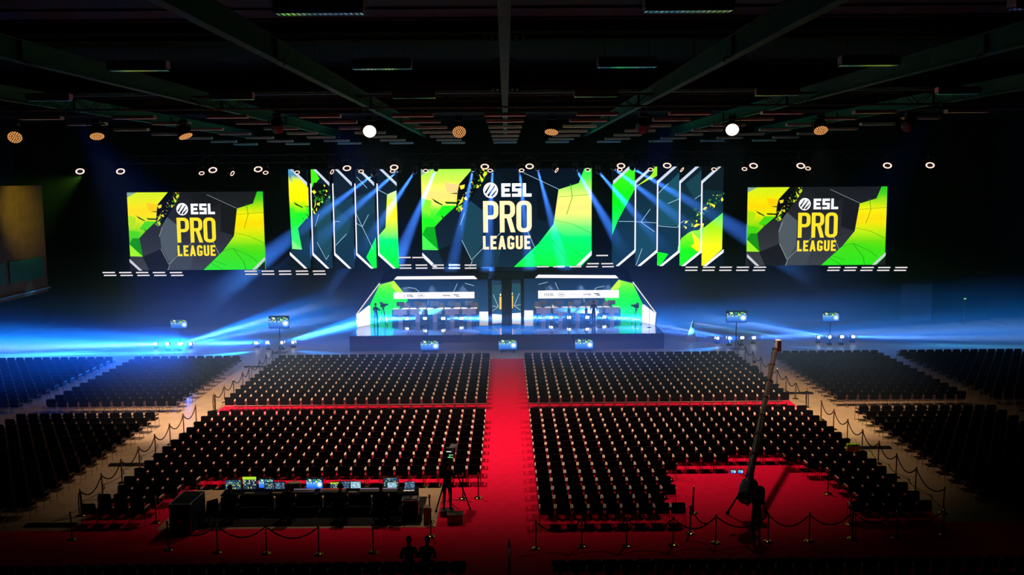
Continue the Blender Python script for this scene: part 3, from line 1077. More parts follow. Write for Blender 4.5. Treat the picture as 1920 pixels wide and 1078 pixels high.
    curve_text('betway', .2, at(3.45), 'ink', 'sponsor_name', bnr)
    # five desks with monitor, gaming chair behind
    for k in range(5):
        px = (750.5, 783, 815.3, 847.6, 879.5)[k] if side < 0 else (750.5, 783, 815.3, 847.6, 879.5)[k]
        cx = W0(px, 585, YD - .3).x
        idx = k + 1 if side < 0 else 5 - k
        w_, hd = 1.12, 1.02
        d = empty('player_desk', (cx, YD, ZS), 0, 'white-fronted player desk %s from left in the %s booth' % (nth(idx), sn), 'desk', 'player desks in the %s booth' % sn)
        MB().box((0, .1, hd - .03), (w_ + .1, .85, .05), 'desk', bev=.01).build('desk_top', d)
        MB().box((0, -.32, hd - .24), (w_ - .05, .03, .36), 'desk').build('front_panel', d)
        MB().box((0, -.25, (hd - .06) / 2), (.34, .06, hd - .06), 'desk').build('pedestal', d)
        for q in (-.5, .5):
            MB().box((q, .35, (hd - .06) / 2), (.05, .05, hd - .06), 'grey').build('leg', d)
        mo = empty('player_monitor', (cx - .02, YD + .05, ZS + hd - .005), random.uniform(-.1, .1), 'dark monitor seen from behind on the %s desk of the %s booth' % (nth(idx), sn), 'monitor', 'player monitors in the %s booth' % sn)
        MB().box((0, 0, .012), (.24, .2, .02), 'black').tube([(0, 0, .01), (0, 0, .3)], .025, 'black', 8).build('stand', mo)
        MB().box((0, .03, .36), (.6, .05, .36), 'black', bev=.012).build('monitor_body', mo)
        gc = empty('gaming_chair', (cx - side * .40, YD + .72, ZS), PI + random.uniform(-.3, .3), 'black high-backed player chair behind the %s desk of the %s booth' % (nth(idx), sn), 'chair', 'player chairs in the %s booth' % sn)
        MB().box((0, 0, .48), (.5, .5, .1), 'black', bev=.03).build('seat', gc)
        T = Matrix.Translation((0, -.25, .5)) @ Matrix.Rotation(math.radians(98), 4, 'X')
        MB().prism([(.25, .1), (.28, .5), (.2, .62), (.16, .85), (-.16, .85), (-.2, .62), (-.28, .5), (-.25, .1)], -.04, .05, 'black', T).build('backrest', gc)
        bs = MB().tube([(0, 0, .06), (0, 0, .45)], .03, 'black', 8)
        for q in range(5):
            t = q * 2 * PI / 5
            bs.tube([(0, 0, .09), (.3 * math.cos(t), .3 * math.sin(t), .05)], .022, 'black', 6).ball((.3 * math.cos(t), .3 * math.sin(t), .031), .03, 'black', 8)
        bs.build('star_base', gc)
        for q in (-.29, .29):
            MB().box((q, 0, .7), (.07, .26, .03), 'black').box((q, 0, .58), (.03, .04, .24), 'black').build('armrest', gc)
    # doorway screens between the booths
    Yd = 74.6
    ds = empty('doorway_screen', (0, 0, 0), 0, 'narrow %s screen between the booths with upright golden lettering' % sn, 'video screen')
    P = lambda u, v, L: (lambda t: (t.x, Yd - .004 * L, t.z))(W0(u, v, Yd))
    a = Art(P, 'px_booth')
    a.poly([(922, 534), (940.5, 533.5), (940.5, 599.5), (922, 599.5)], [(533, (20, 62, 74)), (580, (14, 70, 110)), (601, (20, 80, 150))], strips=3)
    a.poly([(922, 588.5), (940.5, 590), (940.5, 599.5), (922, 599.5)], (236, 240, 255))
    for q in ([(924.5, 552), (934.5, 575)], [(922, 573.5), (934.5, 575)], [(934.5, 575), (922, 584)]):
        a.line(q, .6, (200, 216, 226))
    a.poly([(936.3, 556), (940.5, 556), (940.5, 580), (936.3, 580)], (214, 150, 20))
    for k in range(6):
        y = 557.2 + k * 3.9
        a.poly([(937.2, y), (939.7, y), (939.7, y + 2.2), (937.2, y + 2.2)], (252, 222, 130))
    a.poly([(938.4 + 1.5 * math.cos(t * PI / 5), 552.4 + 2.2 * math.sin(t * PI / 5)) for t in range(10)], (236, 226, 190))
    a.mb.build('screen_image', ds)
    q0, q1 = W0(922, 601, Yd), W0(940.5, 533.5, Yd)
    MB().box(((q0.x + q1.x) / 2, Yd + .12, (q1.z + ZS + .01) / 2), (abs(q1.x - q0.x), .2, q1.z - ZS - .01), 'black').build('cabinet', ds)
    q0, q1 = W0(915.5, 606, 72.0), W0(922, 524, 72.0)
    tag(MB().box(((q0.x + q1.x) / 2, 72.3, (q1.z + ZS) / 2), (abs(q1.x - q0.x), .5, q1.z - ZS), 'drape').build('stage_pillar'), 'slim black pillar at the inner end of the %s booth' % sn, 'pillar')
q0, q1 = aty(941, 606, 71.6), aty(959.5, 524, 71.6)
pl = MB().box(((q0.x + q1.x) / 2, 71.9, (q1.z + ZS) / 2), (q1.x - q0.x, .6, q1.z - ZS), 'drape')
tag(pl.build('stage_pillar'), 'broad black pillar in the middle between the two golden lettered screens', 'pillar')
hd = MB()
q0, q1 = aty(916.5, 526, 71.9), aty(983, 510, 71.9)
hd.box(((q0.x + q1.x) / 2, 72.6, (q0.z + q1.z) / 2), (q1.x - q0.x, .5, q1.z - q0.z), 'drape')
tag(hd.build('stage_header_canopy'), 'black header box joining the two booth roofs over the doorway', 'header')

# confidence monitors standing in front of the stage, on the floor and on poles at the wings


def tv(name, rect, Y, label, stand, seed, group):
    a, b = aty(rect[0], rect[1], Y), aty(rect[2], rect[3], Y)
    w, h = b.x - a.x, a.z - b.z
    e = empty(name, ((a.x + b.x) / 2, Y, 0), 0, label, 'screen', group)
    MB().box((0, .05, b.z + h / 2), (w + .06, .07, h + .06), 'black', bev=.01).build('tv_body', e)
    g = Art(lambda u, v, L: (-w / 2 + u * w, .012 - .001 * L, b.z + h - v * h), 'px_small')
    scene_picture(g, seed)
    g.mb.build('screen_image', e)
    s = MB()
    if stand:
        s.tube([(0, .1, .02), (0, .1, b.z + h * .5)], .035, 'black', 8)
        s.box((0, .1, .02), (.9, .7, .04), 'black')
    else:
        for q in (-.35, .35):
            s.tube([(q * w, -.25, .03), (q * w, .3, .03)], .03, 'black', 6).tube([(q * w, .12, .03), (q * w, .1, b.z + h * .6)], .03, 'black', 6)
    s.build('stand', e)
    return e


def scene_picture(g, seed, blue=1.0):
    rnd = random.Random(seed)
    g.poly([(0, 0), (1, 0), (1, 1), (0, 1)], [(0, (8, 20, 30)), (.3, (14, 60, 120)), (.5, (70, 140, 226)), (1, (16, 70, 190))], strips=4)
    L = g.n + 1
    for k in range(18):
        x, y, w, h = rnd.random() * .9, .05 + rnd.random() * .24, .03 + rnd.random() * .09, .05 + rnd.random() * .14
        g.poly([(x, y), (x + w, y + .02), (x + w * .8, y + h), (x + .01, y + h)], ((190, 230, 60), (110, 226, 110), (236, 236, 190), (60, 190, 90), (8, 20, 30))[k % 5], (0, 1, 0, 1), L)
    for k in range(14):
        x = k / 14
        g.poly([(x, .42 + .06 * math.sin(k)), (x + .05, .4), (x + .06, .47), (x, .5)], ((140, 220, 214), (200, 226, 226), (20, 60, 90))[k % 3], (0, 1, 0, 1), L + 1)
    g.n = L + 2
    for r, c in ((.3, (100, 160, 236)), (.2, (180, 210, 250)), (.12, (250, 252, 255))):
        g.poly([(.82 + r * math.cos(t * PI / 8) * .62, .6 + r * math.sin(t * PI / 8)) for t in range(16)], c, (0, 1, 0, 1))


for k, r in enumerate(((788.5, 637.5, 823, 656), (935, 636, 969, 655), (1078.5, 635, 1112, 654))):
    tv('floor_monitor_tv', r, 65.6, 'low screen on the floor before the stage, %s, showing the stage picture' % ('left of centre', 'middle one', 'right of centre')[k], False, 5, 'floor screens before the stage')
for r, Y, lb in (((319.5, 598.5, 351, 615.5), 70.5, 'raised screen on a pole, farthest left of the stage'), ((504, 593, 542, 615), 66.5, 'raised screen on a pole nearest the stage on the left'),
                 ((1363, 583.5, 1400, 604), 66.5, 'raised screen on a pole nearest the stage on the right'), ((1543, 585, 1573, 602.5), 70.5, 'raised screen on a pole, farthest right of the stage')):
    tv('pole_monitor_tv', r, Y, lb, True, 5, 'raised screens beside the stage')
# ------------------------------------------------------------------ trusses and stage lights
def truss(name, X0, X1, Y, Z, size, label, bay=.6):
    t = empty(name, (0, Y, Z), 0, label, 'lighting truss')
    ch = MB()
    h = size / 2
    for a in (-h, h):
        for b in (-h, h):
            ch.tube([(X0, a, b), (X1, a, b)], .03, 'truss', 6)
    ch.build('chord', t)
    br = MB()
    n = int((X1 - X0) / bay)
    for i in range(n):
        x0, x1 = X0 + (X1 - X0) * i / n, X0 + (X1 - X0) * (i + 1) / n
        z0, z1 = (-h, h) if i % 2 else (h, -h)
        for a in (-h, h):
            br.tube([(x0, a, z0), (x1, a, z1)], .016, 'truss', 4, caps=False)
        br.tube([(x0, -h, -h), (x1, h, -h)], .016, 'truss', 4, caps=False)
    br.build('lattice_brace', t)
    hg = MB()
    for x in (X0 + 2, X0 * .33 + X1 * .0, X1 * .33, X1 - 2):
        hg.tube([(x, 0, h), (x, 0, ZC - Z - .02)], .015, 'truss', 5)
    hg.build('hanging_chain', t)
    return t


truss('lighting_truss', -24, 24, 41, 15.3, .5, 'long black lattice truss crossing under the roof in front of the ceiling strips')
truss('lighting_truss', -29, 29, 63, 13.45, .5, 'long black lattice truss above the video screens')


def head_parts(R, lens):
    """moving head hanging from (0,0,0), aiming along local -Z of the head part; returns empties' builder."""
    base = MB().box((0, 0, -.07), (.34, .26, .14), 'black', bev=.02)
    mount = MB().tube([(-.1, 0, 0), (-.1, 0, .12)], .02, 'truss', 6).tube([(.1, 0, 0), (.1, 0, .12)], .02, 'truss', 6).tube([(-.1, 0, .04), (.1, 0, .04)], .018, 'truss', 6)
    yoke = MB()
    w = R + .05
    yoke.tube([(-w, 0, -.2 - R), (-w, 0, -.17), (w, 0, -.17), (w, 0, -.2 - R)], .028, 'black', 6)
    return base, mount, yoke


def moving_head(p, aim, R, lens, label, group, cat='stage light', name='moving_head_light'):
    """p: centre of the lens head; aim: direction of the beam."""
    p = Vector(p)
    d = Vector(aim).normalized()
    L = R * 1.1
    body_c = p - d * L * .55
    e = empty(name, body_c + Vector((0, 0, .2 + R)), 0, label, cat, group)
    b, m, y = head_parts(R, lens)
    b.build('base', e)
    m.build('truss_mount', e)
    yaw = math.atan2(d.y, d.x) + PI / 2
    yo = y.build('yoke', e)
    yo.rotation_euler = (0, 0, yaw)
    T = Matrix.Translation((0, 0, -.2 - R)) @ track((0, 0, 0), d).to_matrix().to_4x4()
    hb = MB().lathe([(R * .55, L * .9), (R * .8, L * .75), (R * .97, L * .1), (R, -L * .3), (R, -L * .55), (R * .9, -L * .56)], (0, 0, 0), 'black', 16, T)
    ho = hb.build('head', e)
    le = MB()
    z = -L * .57
    if lens == 'ring':
        n, q = 24, 8
        vs, fs = [], []
        for i in range(n):
            a = 2 * PI * i / n
            for k in range(q):
                w = 2 * PI * k / q
                r = R * .78 + R * .15 * math.cos(w)
                vs.append((r * math.cos(a), r * math.sin(a), z - .012 + R * .07 * math.sin(w)))
        for i in range(n):
            for k in range(q):
                fs.append((i * q + k, i * q + (k + 1) % q, ((i + 1) % n) * q + (k + 1) % q, ((i + 1) % n) * q + k))
        le.add(vs, fs, 'warmring', T)
    elif lens == 'honey':
        for ri, cnt in ((0, 1), (.3, 6), (.58, 12), (.84, 18)):
            for k in range(cnt):
                a = 2 * PI * k / cnt
                le.lathe([(R * .12, z - .012), (R * .12, z - .022)], (R * ri * math.cos(a), R * ri * math.sin(a), 0), 'honey', 6, T)
    else:
        le.lathe([(R * .9, z - .01), (R * .85, z - .025), (R * .3, z - .05)], (0, 0, 0), lens, 16, T)
        if lens == 'bluelens':
            le.ball(T @ Vector((0, 0, z)), R * .62, lens, 10)  # glowing ball added so the lens glare shows from the side
    le.build('ring_lens' if lens == 'ring' else 'lens', ho)
    return e


# the row under the near truss: two lit, six dim with amber cells
near_row = [(28, 257, 'honey', (.3, -1, -.75)), (182, 255, 'honey', (.25, -.5, -1)), (348, 255, 'honey', (.45, -.25, -1)), (522, 240, None, (0, .9, -.6)), (693, 246, 'warmdisc', (.1, -1, -.5)), (861, 247, 'honey', (.1, -1, -.7)),
            (1034, 247, 'honey', (-.1, -.45, -1)), (1205, 240, None, (0, .9, -.6)), (1373, 243, 'warmdisc', (-.15, -1, -.55)), (1539, 244, 'honey', (-.05, -.75, -1)), (1702, 238, None, (0, .9, -.6))]
lit = {'honey': 'dim moving head with amber cells under the near truss', 'warmdisc': 'glaring warm white moving head under the near truss', None: 'unlit moving head turned away under the near truss'}
for k, (x, y, l, d) in enumerate(near_row):
    moving_head(aty(x, y, 41), d, .3, l or 'black', '%s, %s from left' % (lit[l], nth(k + 1)), 'moving heads under the near truss')

# two rows of ring lights above the screens
U_ = [(150, 321), (226, 321), (399, 318.5), (484, 317), (650.5, 315), (739, 313.5), (909, 312), (993, 311.5), (1164.5, 310.5), (1251, 310), (1413, 310.5), (1501.5, 310.5), (1664, 310), (1744, 309.5)]
D_ = [(378, 324.5), (435.5, 325), (498, 323.5), (557, 323), (622.5, 322), (677, 321), (736, 320.5), (798, 320), (919, 319.5), (978, 319), (1043.5, 319), (1102, 318), (1162, 318), (1220, 317.5), (1278.5, 318), (1339, 317.2), (1396, 316.5), (1515, 315.5)]
dark_side = {435.5, 622.5, 1043.5, 1278.5}
for row, R, Y, nm in ((U_, .29, 62.2, 'larger ring-lit stage light in the upper row over the screens'), (D_, .195, 64.2, 'smaller ring-lit stage light in the lower row over the screens')):
    for k, (x, y) in enumerate(row):
        t = max(-1, min(1, (x - 949) / 620))
        tw = 1.5 if x in dark_side else 0
        moving_head(aty(x, y, Y), (-.5 * t + tw, -.85, -1.05), R, 'ring', '%s, %s from left' % (nm, nth(k + 1)), 'ring lights over the screens')

# blue beams from above
BL = (.22, .42, 1)
ov = [((700, 327), (400, 556)), ((747, 320), (457, 572)), ((777, 323), (612, 568)), ((817, 318), (710, 572)), ((887, 318.5), (815, 650)), ((924, 318), (905, 650)),
      ((974, 320), (1010, 650)), ((1008, 317), (1095, 640)), ((1080, 317), (1228, 570)), ((1123, 323), (1330, 560)), ((1151, 316), (1430, 530)), ((1187, 316), (1520, 510))]
PB = 1700000
OB = (.14, .36, 1)
for k, (s, t) in enumerate(ov):
    a, b = aty(*s, 65.7), aty(*t, 78.5)
    moving_head(a, b - a, .17, 'bluelens', 'blue beam spotlight over the screens, %s from left' % nth(k + 1), 'blue beam lights over the screens')
    spot(a + (b - a).normalized() * .12, b, PB, 7.5, OB, .9, .08)

# floor heads: stands of low moving heads with sideways beams


def floor_head(p, aim, label, group, zf, power, deg, col=BL):
    d = Vector(aim).normalized()
    e = empty('floor_beam_light', (p.x, p.y, zf), 0, label, 'stage light', group)
    hz = p.z - zf
    MB().box((0, 0, .06), (.32, .3, .12), 'black', bev=.02).build('base', e)
    y = MB()
    y.tube([(0, -.17, hz), (0, -.17, .14), (0, .17, .14), (0, .17, hz)], .024, 'black', 6)
    y.build('yoke', e)
    T = Matrix.Translation((0, 0, hz)) @ track((0, 0, 0), d).to_matrix().to_4x4()
    ho = MB().lathe([(.07, .16), (.11, .12), (.13, -.05), (.13, -.14), (.115, -.145)], (0, 0, 0), 'black', 14, T).build('head', e)
    MB().lathe([(.11, -.15), (.1, -.17), (.04, -.185)], (0, 0, 0), 'bluelens', 14, T).ball((0, -.12, hz + .01), .11, 'bluelens', 10).build('lens', ho)  # extra glowing ball stands for the lens glare
    spot(p + d * .3, p + d * 5, power * .45, deg * .6, (.66, .80, 1), .6, .08)        # hot white core
    spot(p + d * .3, p + d * 5, power * (.45 if p.x < 0 else .2), deg * 2.0, (.012, .25, 1), 1, .08)        # blue spill around it


fl = [(293, 644.5, -1, .012, -.20, .8), (315, 644.5, -1, .0, -.16, 1.5), (337, 644.5, 1, .15, .18, 1.3), (358, 644.3, 1, .06, .12, .8), (482, 642.5, -1, .02, -.14, .7), (503, 642, -1, .005, -.12, 1.4), (529, 642, 1, .25, .40, 1.4), (550, 641.5, 1, .10, .42, .5),
      (1345, 633.7, -1, .06, .46, .6), (1367, 633.4, -1, .09, .42, 1.0), (1390, 633, 1, .05, -.1, .9), (1412, 633, 1, .03, -.1, .5), (1534, 632, -1, .07, .2, .7), (1555, 631.5, -1, .11, .2, 1.1), (1577, 631.2, 1, .0, -.14, 1.0), (1598, 631, 1, .0, -.18, .6)]
PF = 1000000
for k, (x, y, s, up, dy, w) in enumerate(fl):
    g = ('far left stand', 'near left stand', 'near right stand', 'far right stand')[k // 4]
    p_ = aty(x, y, 68.75 if k % 4 in (0, 3) else 67.9)
    tgt = {337: (640, 562, 79), 358: (655, 590, 77), 529: (671, 604, 70.9), 550: (668, 609, 70.4), 1345: (1234, 619, 69.6), 1367: (1233, 610, 70.5), 1534: (1300, 600, 78.8), 1555: (1270, 585, 78.8)}.get(x)
    floor_head(p_, (aty(*tgt) - p_) if tgt else (s, dy, up), 'low blue-white beam light on the floor, %s from left on the %s' % (nth(k % 4 + 1), g), 'floor beam lights beside the stage', 0, PF * w * (1 if x < 949 else .6), 7)
sl = [(764, 597.5, -1, .5), (798, 597.2, -1, 1.2), (830, 597.2, 1, 1.2), (864, 597, 1, .5), (1034, 595.5, -1, .6), (1068, 595.2, -1, 1.0), (1100, 595, 1, 1.2), (1132, 594.5, 1, .6)]
for k, (x, y, s, w) in enumerate(sl):
    p_ = aty(x, y - .3, 72.6 if k % 4 in (0, 3) else 72.0)
    aim = (aty(1222 + 3 * (k % 2), 599, 71.0) - p_) if s > 0 else ((aty(675, 601, 71.2) - p_) if k > 3 else (s, -.10, .012))
    floor_head(p_, aim, 'small beam light on the stage floor, %s of four before the %s desks' % (nth(k % 4 + 1), 'left' if k < 4 else 'right'), 'beam lights on the stage floor', ZS, 4200000 * w, 6)

# LED light bars hung in rows beneath the screens
mb = empty('led_light_bar')
MB().box((0, .05, 0), (1, .1, .14), 'black').build('housing', mb)
fm = MB()
for k in range(12):
    fm.box((-.46 + k * .0836, -.005, 0), (.075, .01, .09), 'whitebar')
fm.build('lens_strip', mb)
MB().tube([(-.4, .05, .06), (-.4, .05, .2)], .012, 'truss', 5).tube([(.4, .05, .06), (.4, .05, .2)], .012, 'truss', 5).build('hanging_mount', mb)
bars = []


def bar_rows(where, xs, ys, w, Y=72.2):
    for r, (x0, y0) in enumerate(ys):
        for i, x in enumerate(xs[r]):
            bars.append((x, y0, w, Y, '%s, %s row, %s from left' % (where, ('upper', 'lower')[r] if len(ys) == 2 else ('top', 'middle', 'bottom')[r], nth(i + 1))))


bar_rows('white light bar under far left screen, outer group', ([204, 235, 266.5, 298, 330], [206.5, 237.5, 269, 300.5, 332.5]), ((0, 511), (0, 516.3)), 23)
bar_rows('white light bar between far left screen and left columns', ([470, 502, 534, 566, 598], [471.5, 503, 535, 567, 599.5]), ((0, 508.3), (0, 514)), 23)
bar_rows('white light bar right under the right LED columns', ([1297, 1329.5, 1361, 1393, 1425], [1296, 1328, 1360, 1391.5, 1423]), ((0, 501), (0, 506.7)), 23)
bar_rows('white light bar beneath the far right screen', ([1564.5, 1595.5, 1627, 1658, 1690], [1562.5, 1593, 1624.5, 1656, 1687.5]), ((0, 501.5), (0, 506.8)), 23)
bar_rows('white light bar left of the main screen foot', ([759, 784], [760, 790, 821, 852, 882], [760.5, 790.5, 821.5, 852, 882.5]), ((0, 482.8), (0, 497), (0, 502.7)), 22)
bar_rows('white light bar right of the main screen foot', ([1129], [1112, 1138.5], [1018, 1048, 1079, 1110, 1140]), ((0, 479), (0, 494.3), (0, 500)), 22)
first = True
for x, y, w, Y, lb in bars:
    p = aty(x, y, Y)
    o = mb if first else copy_tree(mb)
    first = False
    o.location = p
    o.scale = (w * Y / 1800, 1, 1)
    tag(o, lb, 'light bar', 'light bars under the screens')

# ------------------------------------------------------------------ lights that carry no beam of their own
for x, y, sx_ in ((693, 246, -1), (1373, 243, 1)):
    spot(aty(x, y, 41) + Vector((0, -.5, -.3)), (sx_ * 5.5, 47.6, 0), 9800 if sx_ < 0 else 6000, 136, (1, .74, .55), 1, .25)
# added lamps without fixtures under the roof edges, brightening the desk fronts
for s_ in (-1, 1):
    for x in (3.3, 5.6, 7.6):
        spot((s_ * x, 71.5, 4.1), (s_ * x, 73.2, 1.7), 1900, 80, (.85, .9, 1), 1, .1)
# added wide blue spots without fixtures, filling the low haze beside the stage
DB = (.004, .15, 1)
for p, d, pw, a_ in (((-24.3, 68.3, .5), (-1, -.35, .01), 14000, 20), ((-22.9, 68.2, .62), (.14, -1, .05), 42000, 27), ((-22.9, 68.2, .62), (-.2, -1, .05), 42000, 27), ((-16.8, 68.3, .5), (-.8, -.65, .0), 70000, 30), ((-16.4, 68.3, .5), (.8, -.5, .0), 14000, 30),
                    ((17.2, 68.3, .5), (1, -.35, .0), 10000, 20), ((16.8, 68.3, .5), (-.8, -.5, .0), 14000, 30), ((24.2, 68.3, .5), (1, -.30, .0), 8000, 18)):
    spot(p, Vector(p) + Vector(d), pw * 3.5, a_, DB, 1, .15)
# added blue wash at near-truss height, no fixtures, tinting haze before the stage
for x, pw in ((-18, 40000), (-7, 26000), (7, 24000), (18, 9000)):
    spot((x, 41, 14.6), (x, 65.0, 0), pw, 32, (.008, .13, 1), 1, .3)
# warm wash on the two bare walkways from the outer heads of the near truss
spot(aty(182, 255, 41) + Vector((0, -.4, -.4)), (-15.5, 50.5, 0), 24000, 56, (1, .74, .55), 1, .25)
spot(aty(1539, 244, 41) + Vector((0, -.4, -.4)), (15.5, 49.5, 0), 14000, 56, (1, .74, .5), 1, .25)
# green-yellow spill on the left wall cladding from a side wash
spot((-28, 64, 12.4), (-34, 67.5, 9.9), 2600, 50, (.6, 1, .05), 1, .1)

# ------------------------------------------------------------------ haze in the air near the stage
w = bpy.data.worlds.new('hall_air')
S.world = w
w.use_nodes = True
nt = w.node_tree
nt.nodes.clear()
out = nt.nodes.new('ShaderNodeOutputWorld')
bg = nt.nodes.new('ShaderNodeBackground')
bg.inputs[0].default_value = (0, 0, 0, 1)
vs = nt.nodes.new('ShaderNodeVolumeScatter')
vs.inputs['Anisotropy'].default_value = 0
vs.inputs['Color'].default_value = (.32, .60, 1, 1)      # blue light put into the haze colour, mutes the warm veil
geo = nt.nodes.new('ShaderNodeNewGeometry')
sx = nt.nodes.new('ShaderNodeSeparateXYZ')
nt.links.new(geo.outputs['Position'], sx.inputs[0])


def fade(src, a0, a1, b0, b1):
    m = nt.nodes.new('ShaderNodeMapRange')
    m.interpolation_type = 'SMOOTHSTEP'
    for i, q in ((1, a0), (2, a1), (3, b0), (4, b1)):
        m.inputs[i].default_value = q
    nt.links.new(src, m.inputs[0])
    return m.outputs[0]


mul = nt.nodes.new('ShaderNodeMath')
mul.operation = 'MULTIPLY'
nt.links.new(fade(sx.outputs['Y'], 41, 62, 0, .03), mul.inputs[0])      # thicker towards the stage
nt.links.new(fade(sx.outputs['Z'], 1.3, 8, 1, .1), mul.inputs[1])     # and lying low over the floor
nt.links.new(mul.outputs[0], vs.inputs['Density'])
nt.links.new(bg.outputs[0], out.inputs[0])
nt.links.new(vs.outputs[0], out.inputs['Volume'])
S.cycles.volume_max_steps = 12
S.cycles.max_bounces = 5
S.cycles.diffuse_bounces = 2
S.cycles.glossy_bounces = 3
S.cycles.transmission_bounces = 2
S.cycles.volume_bounces = 0
S.cycles.caustics_reflective = False
S.cycles.sample_clamp_indirect = 4
S.cycles.use_denoising = True
S.view_settings.view_transform = 'Standard'
S.view_settings.look = 'None'
S.view_settings.exposure = 0
S.view_settings.gamma = 1
S.view_settings.use_curve_mapping = False
# ------------------------------------------------------------------ rope posts and ropes
post = empty('rope_post')
MB().lathe([(.17, 0), (.17, .018), (.12, .045), (.04, .06)], (0, 0, 0), 'brass', 20).build('base', post, True)
MB().lathe([(.025, .05), (.025, .88)], (0, 0, 0), 'post', 10).build('shaft', post, True)
MB().lathe([(.032, .87), (.05, .885), (.05, .905), (.026, .915), (.03, .93), (.042, .955), (.03, .985), (.008, 1.0)], (0, 0, 0), 'brass', 14).build('knob', post, True)
first_post = True


def add_post(p, label, group='brass rope posts'):
    global first_post
    o = post if first_post else copy_tree(post)
    first_post = False
    o.location = (p[0], p[1], p[2] if len(p) > 2 else 0)
    o.rotation_euler = (0, 0, random.random() * 6)
    return tag(o, label, 'rope post', group)


def add_rope(a, b, label, sag=.34, group='velvet ropes'):
    pts = []
    ax, ay, az = (*a, 0)[:3]
    bx, by, bz = (*b, 0)[:3]
    L = math.hypot(bx - ax, by - ay)
    for k in range(11):
        t = k / 10
        q = .06 / L + t * (1 - .12 / L)
        pts.append((ax + (bx - ax) * q, ay + (by - ay) * q, .87 + az + (bz - az) * q - sag * (1 - (2 * t - 1) ** 2)))
    m = MB().tube(pts, .024, 'rope', 6)
    m.tube([pts[0], (ax + (bx - ax) * .03, ay + (by - ay) * .03, .895 + az)], .014, 'brass', 6).tube([pts[-1], (bx - (bx - ax) * .03, by - (by - ay) * .03, .895 + bz)], .014, 'brass', 6)
    return tag(m.build('velvet_rope', None, True), label, 'rope', group)


def hang_rope(p, label, dx=.06):
    """a rope unhooked at one end, hanging straight down a post."""
    x, y = p[0], p[1]
    m = MB().tube([(x + dx * .5, y - .05, .895), (x + dx, y - .06, .84), (x + dx * 1.3, y - .08, .4), (x + dx * 1.2, y - .1, .1), (x - dx * .5, y - .1, .12), (x - dx, y - .07, .5), (x - dx * .5, y - .05, .86)], .022, 'rope', 6)
    return tag(m.build('velvet_rope', None, True), label, 'rope', 'velvet ropes')


def line(pts, pl, rl, skip=()):
    for k, p in enumerate(pts):
        add_post(p, pl % nth(k + 1))
    for k, (a, b) in enumerate(zip(pts, pts[1:])):
        if k not in skip:
            add_rope(a, b, rl % nth(k + 1))


XL = -15.55
ln = [(XL, 33.9 + 1.87 * k) for k in range(8)]
line(ln, 'brass post on the left walkway, %s from the near end, before the cross aisle', 'drooping dark rope on the left walkway, %s from the near end')
lf = [(XL + .1, d) for d in (49.7, 51.5, 53.3, 55.2, 56.6)] + [(XL + .12, d) for d in (57.1, 59.0, 60.7, 62.4, 64.4)]
line(lf, 'brass post on the left walkway, %s after the cross aisle', 'drooping dark rope on the left walkway, %s after the cross aisle', (4,))
hang_rope(lf[0], 'dark rope hanging unhooked from the first left post after the cross aisle')
XR = 15.6
rn = [(XR, 33.2), (XR + .02, 35.6)] + [(XR, 37.4 + 1.85 * k) for k in range(6)]
line(rn, 'brass post on the right walkway, %s from the near end, before the cross aisle', 'drooping dark rope on the right walkway, %s from the near end')
rf_ = [(XR + .1, d) for d in (49.3, 51.2, 53.0, 54.8, 56.6, 58.4, 60.3, 62.3, 64.3)]
line(rf_, 'brass post on the right walkway, %s after the cross aisle', 'drooping dark rope on the right walkway, %s after the cross aisle')
hang_rope(rf_[0], 'dark rope hanging unhooked from the first right post after the cross aisle')
hang_rope(ln[0], 'dark rope hanging from the nearest post of the left walkway', .05)
g = lambda px, py: tuple(atz(px, py, ZK))
# along the back edge of the right block and round the crane's open carpet
bk = [g(1005, 1029), g(1091, 1025), g(1175, 1024.5), g(1262, 1022.5), g(1342, 1018.5), g(1440, 1016), g(1517, 1015), g(1598, 1010), g(1681, 1008.5), g(1768, 1005)]
line(bk, 'brass post behind the right seats along the near carpet edge, %s from left', 'drooping rope along the near carpet edge, %s from left')
jl = [g(1294, 1001), g(1300, 962), g(1256, 935), g(1247, 905)]
for k, p in enumerate(jl[:2]):
    add_post(p, 'brass post on the left border of the crane area, %s from the near end' % nth(k + 1))
add_rope(jl[0], bk[4], 'rope from the crane area border to the near carpet edge')
add_rope(jl[1], jl[0], 'short rope on the left border of the crane area')
jr = [g(1594, 984), g(1552, 926)]
for k, p in enumerate(jr):
    add_post(p, 'brass post on the right border of the crane area, %s from the near end' % nth(k + 1))
hang_rope(bk[7], 'dark rope hanging down the post at the right corner of the crane area', .06)
# around the control desks
fh = [g(316, 1031), g(408, 1036), g(500, 1038), g(598, 1039.5), g(700, 1036)]
line(fh, 'brass post behind the control desks, %s from left', 'drooping rope behind the control desks, %s from left', (3,))
sd = [g(808, 1006), g(806, 978), g(868, 935), g(897, 934)]
for p, t in zip(sd, ('brass post at the right corner of the control area', 'brass post beside the right end of the control desks', 'brass post behind the tripod camera beside the last seat row', 'brass post beside the red aisle next to the last left seat row')):
    add_post(p, t)
for p, t in ((g(293, 980), 'brass post on the red carpet left of the flight case'), (g(135, 1012), 'brass post behind the nearest chairs of the left block')):
    add_post(p, t)

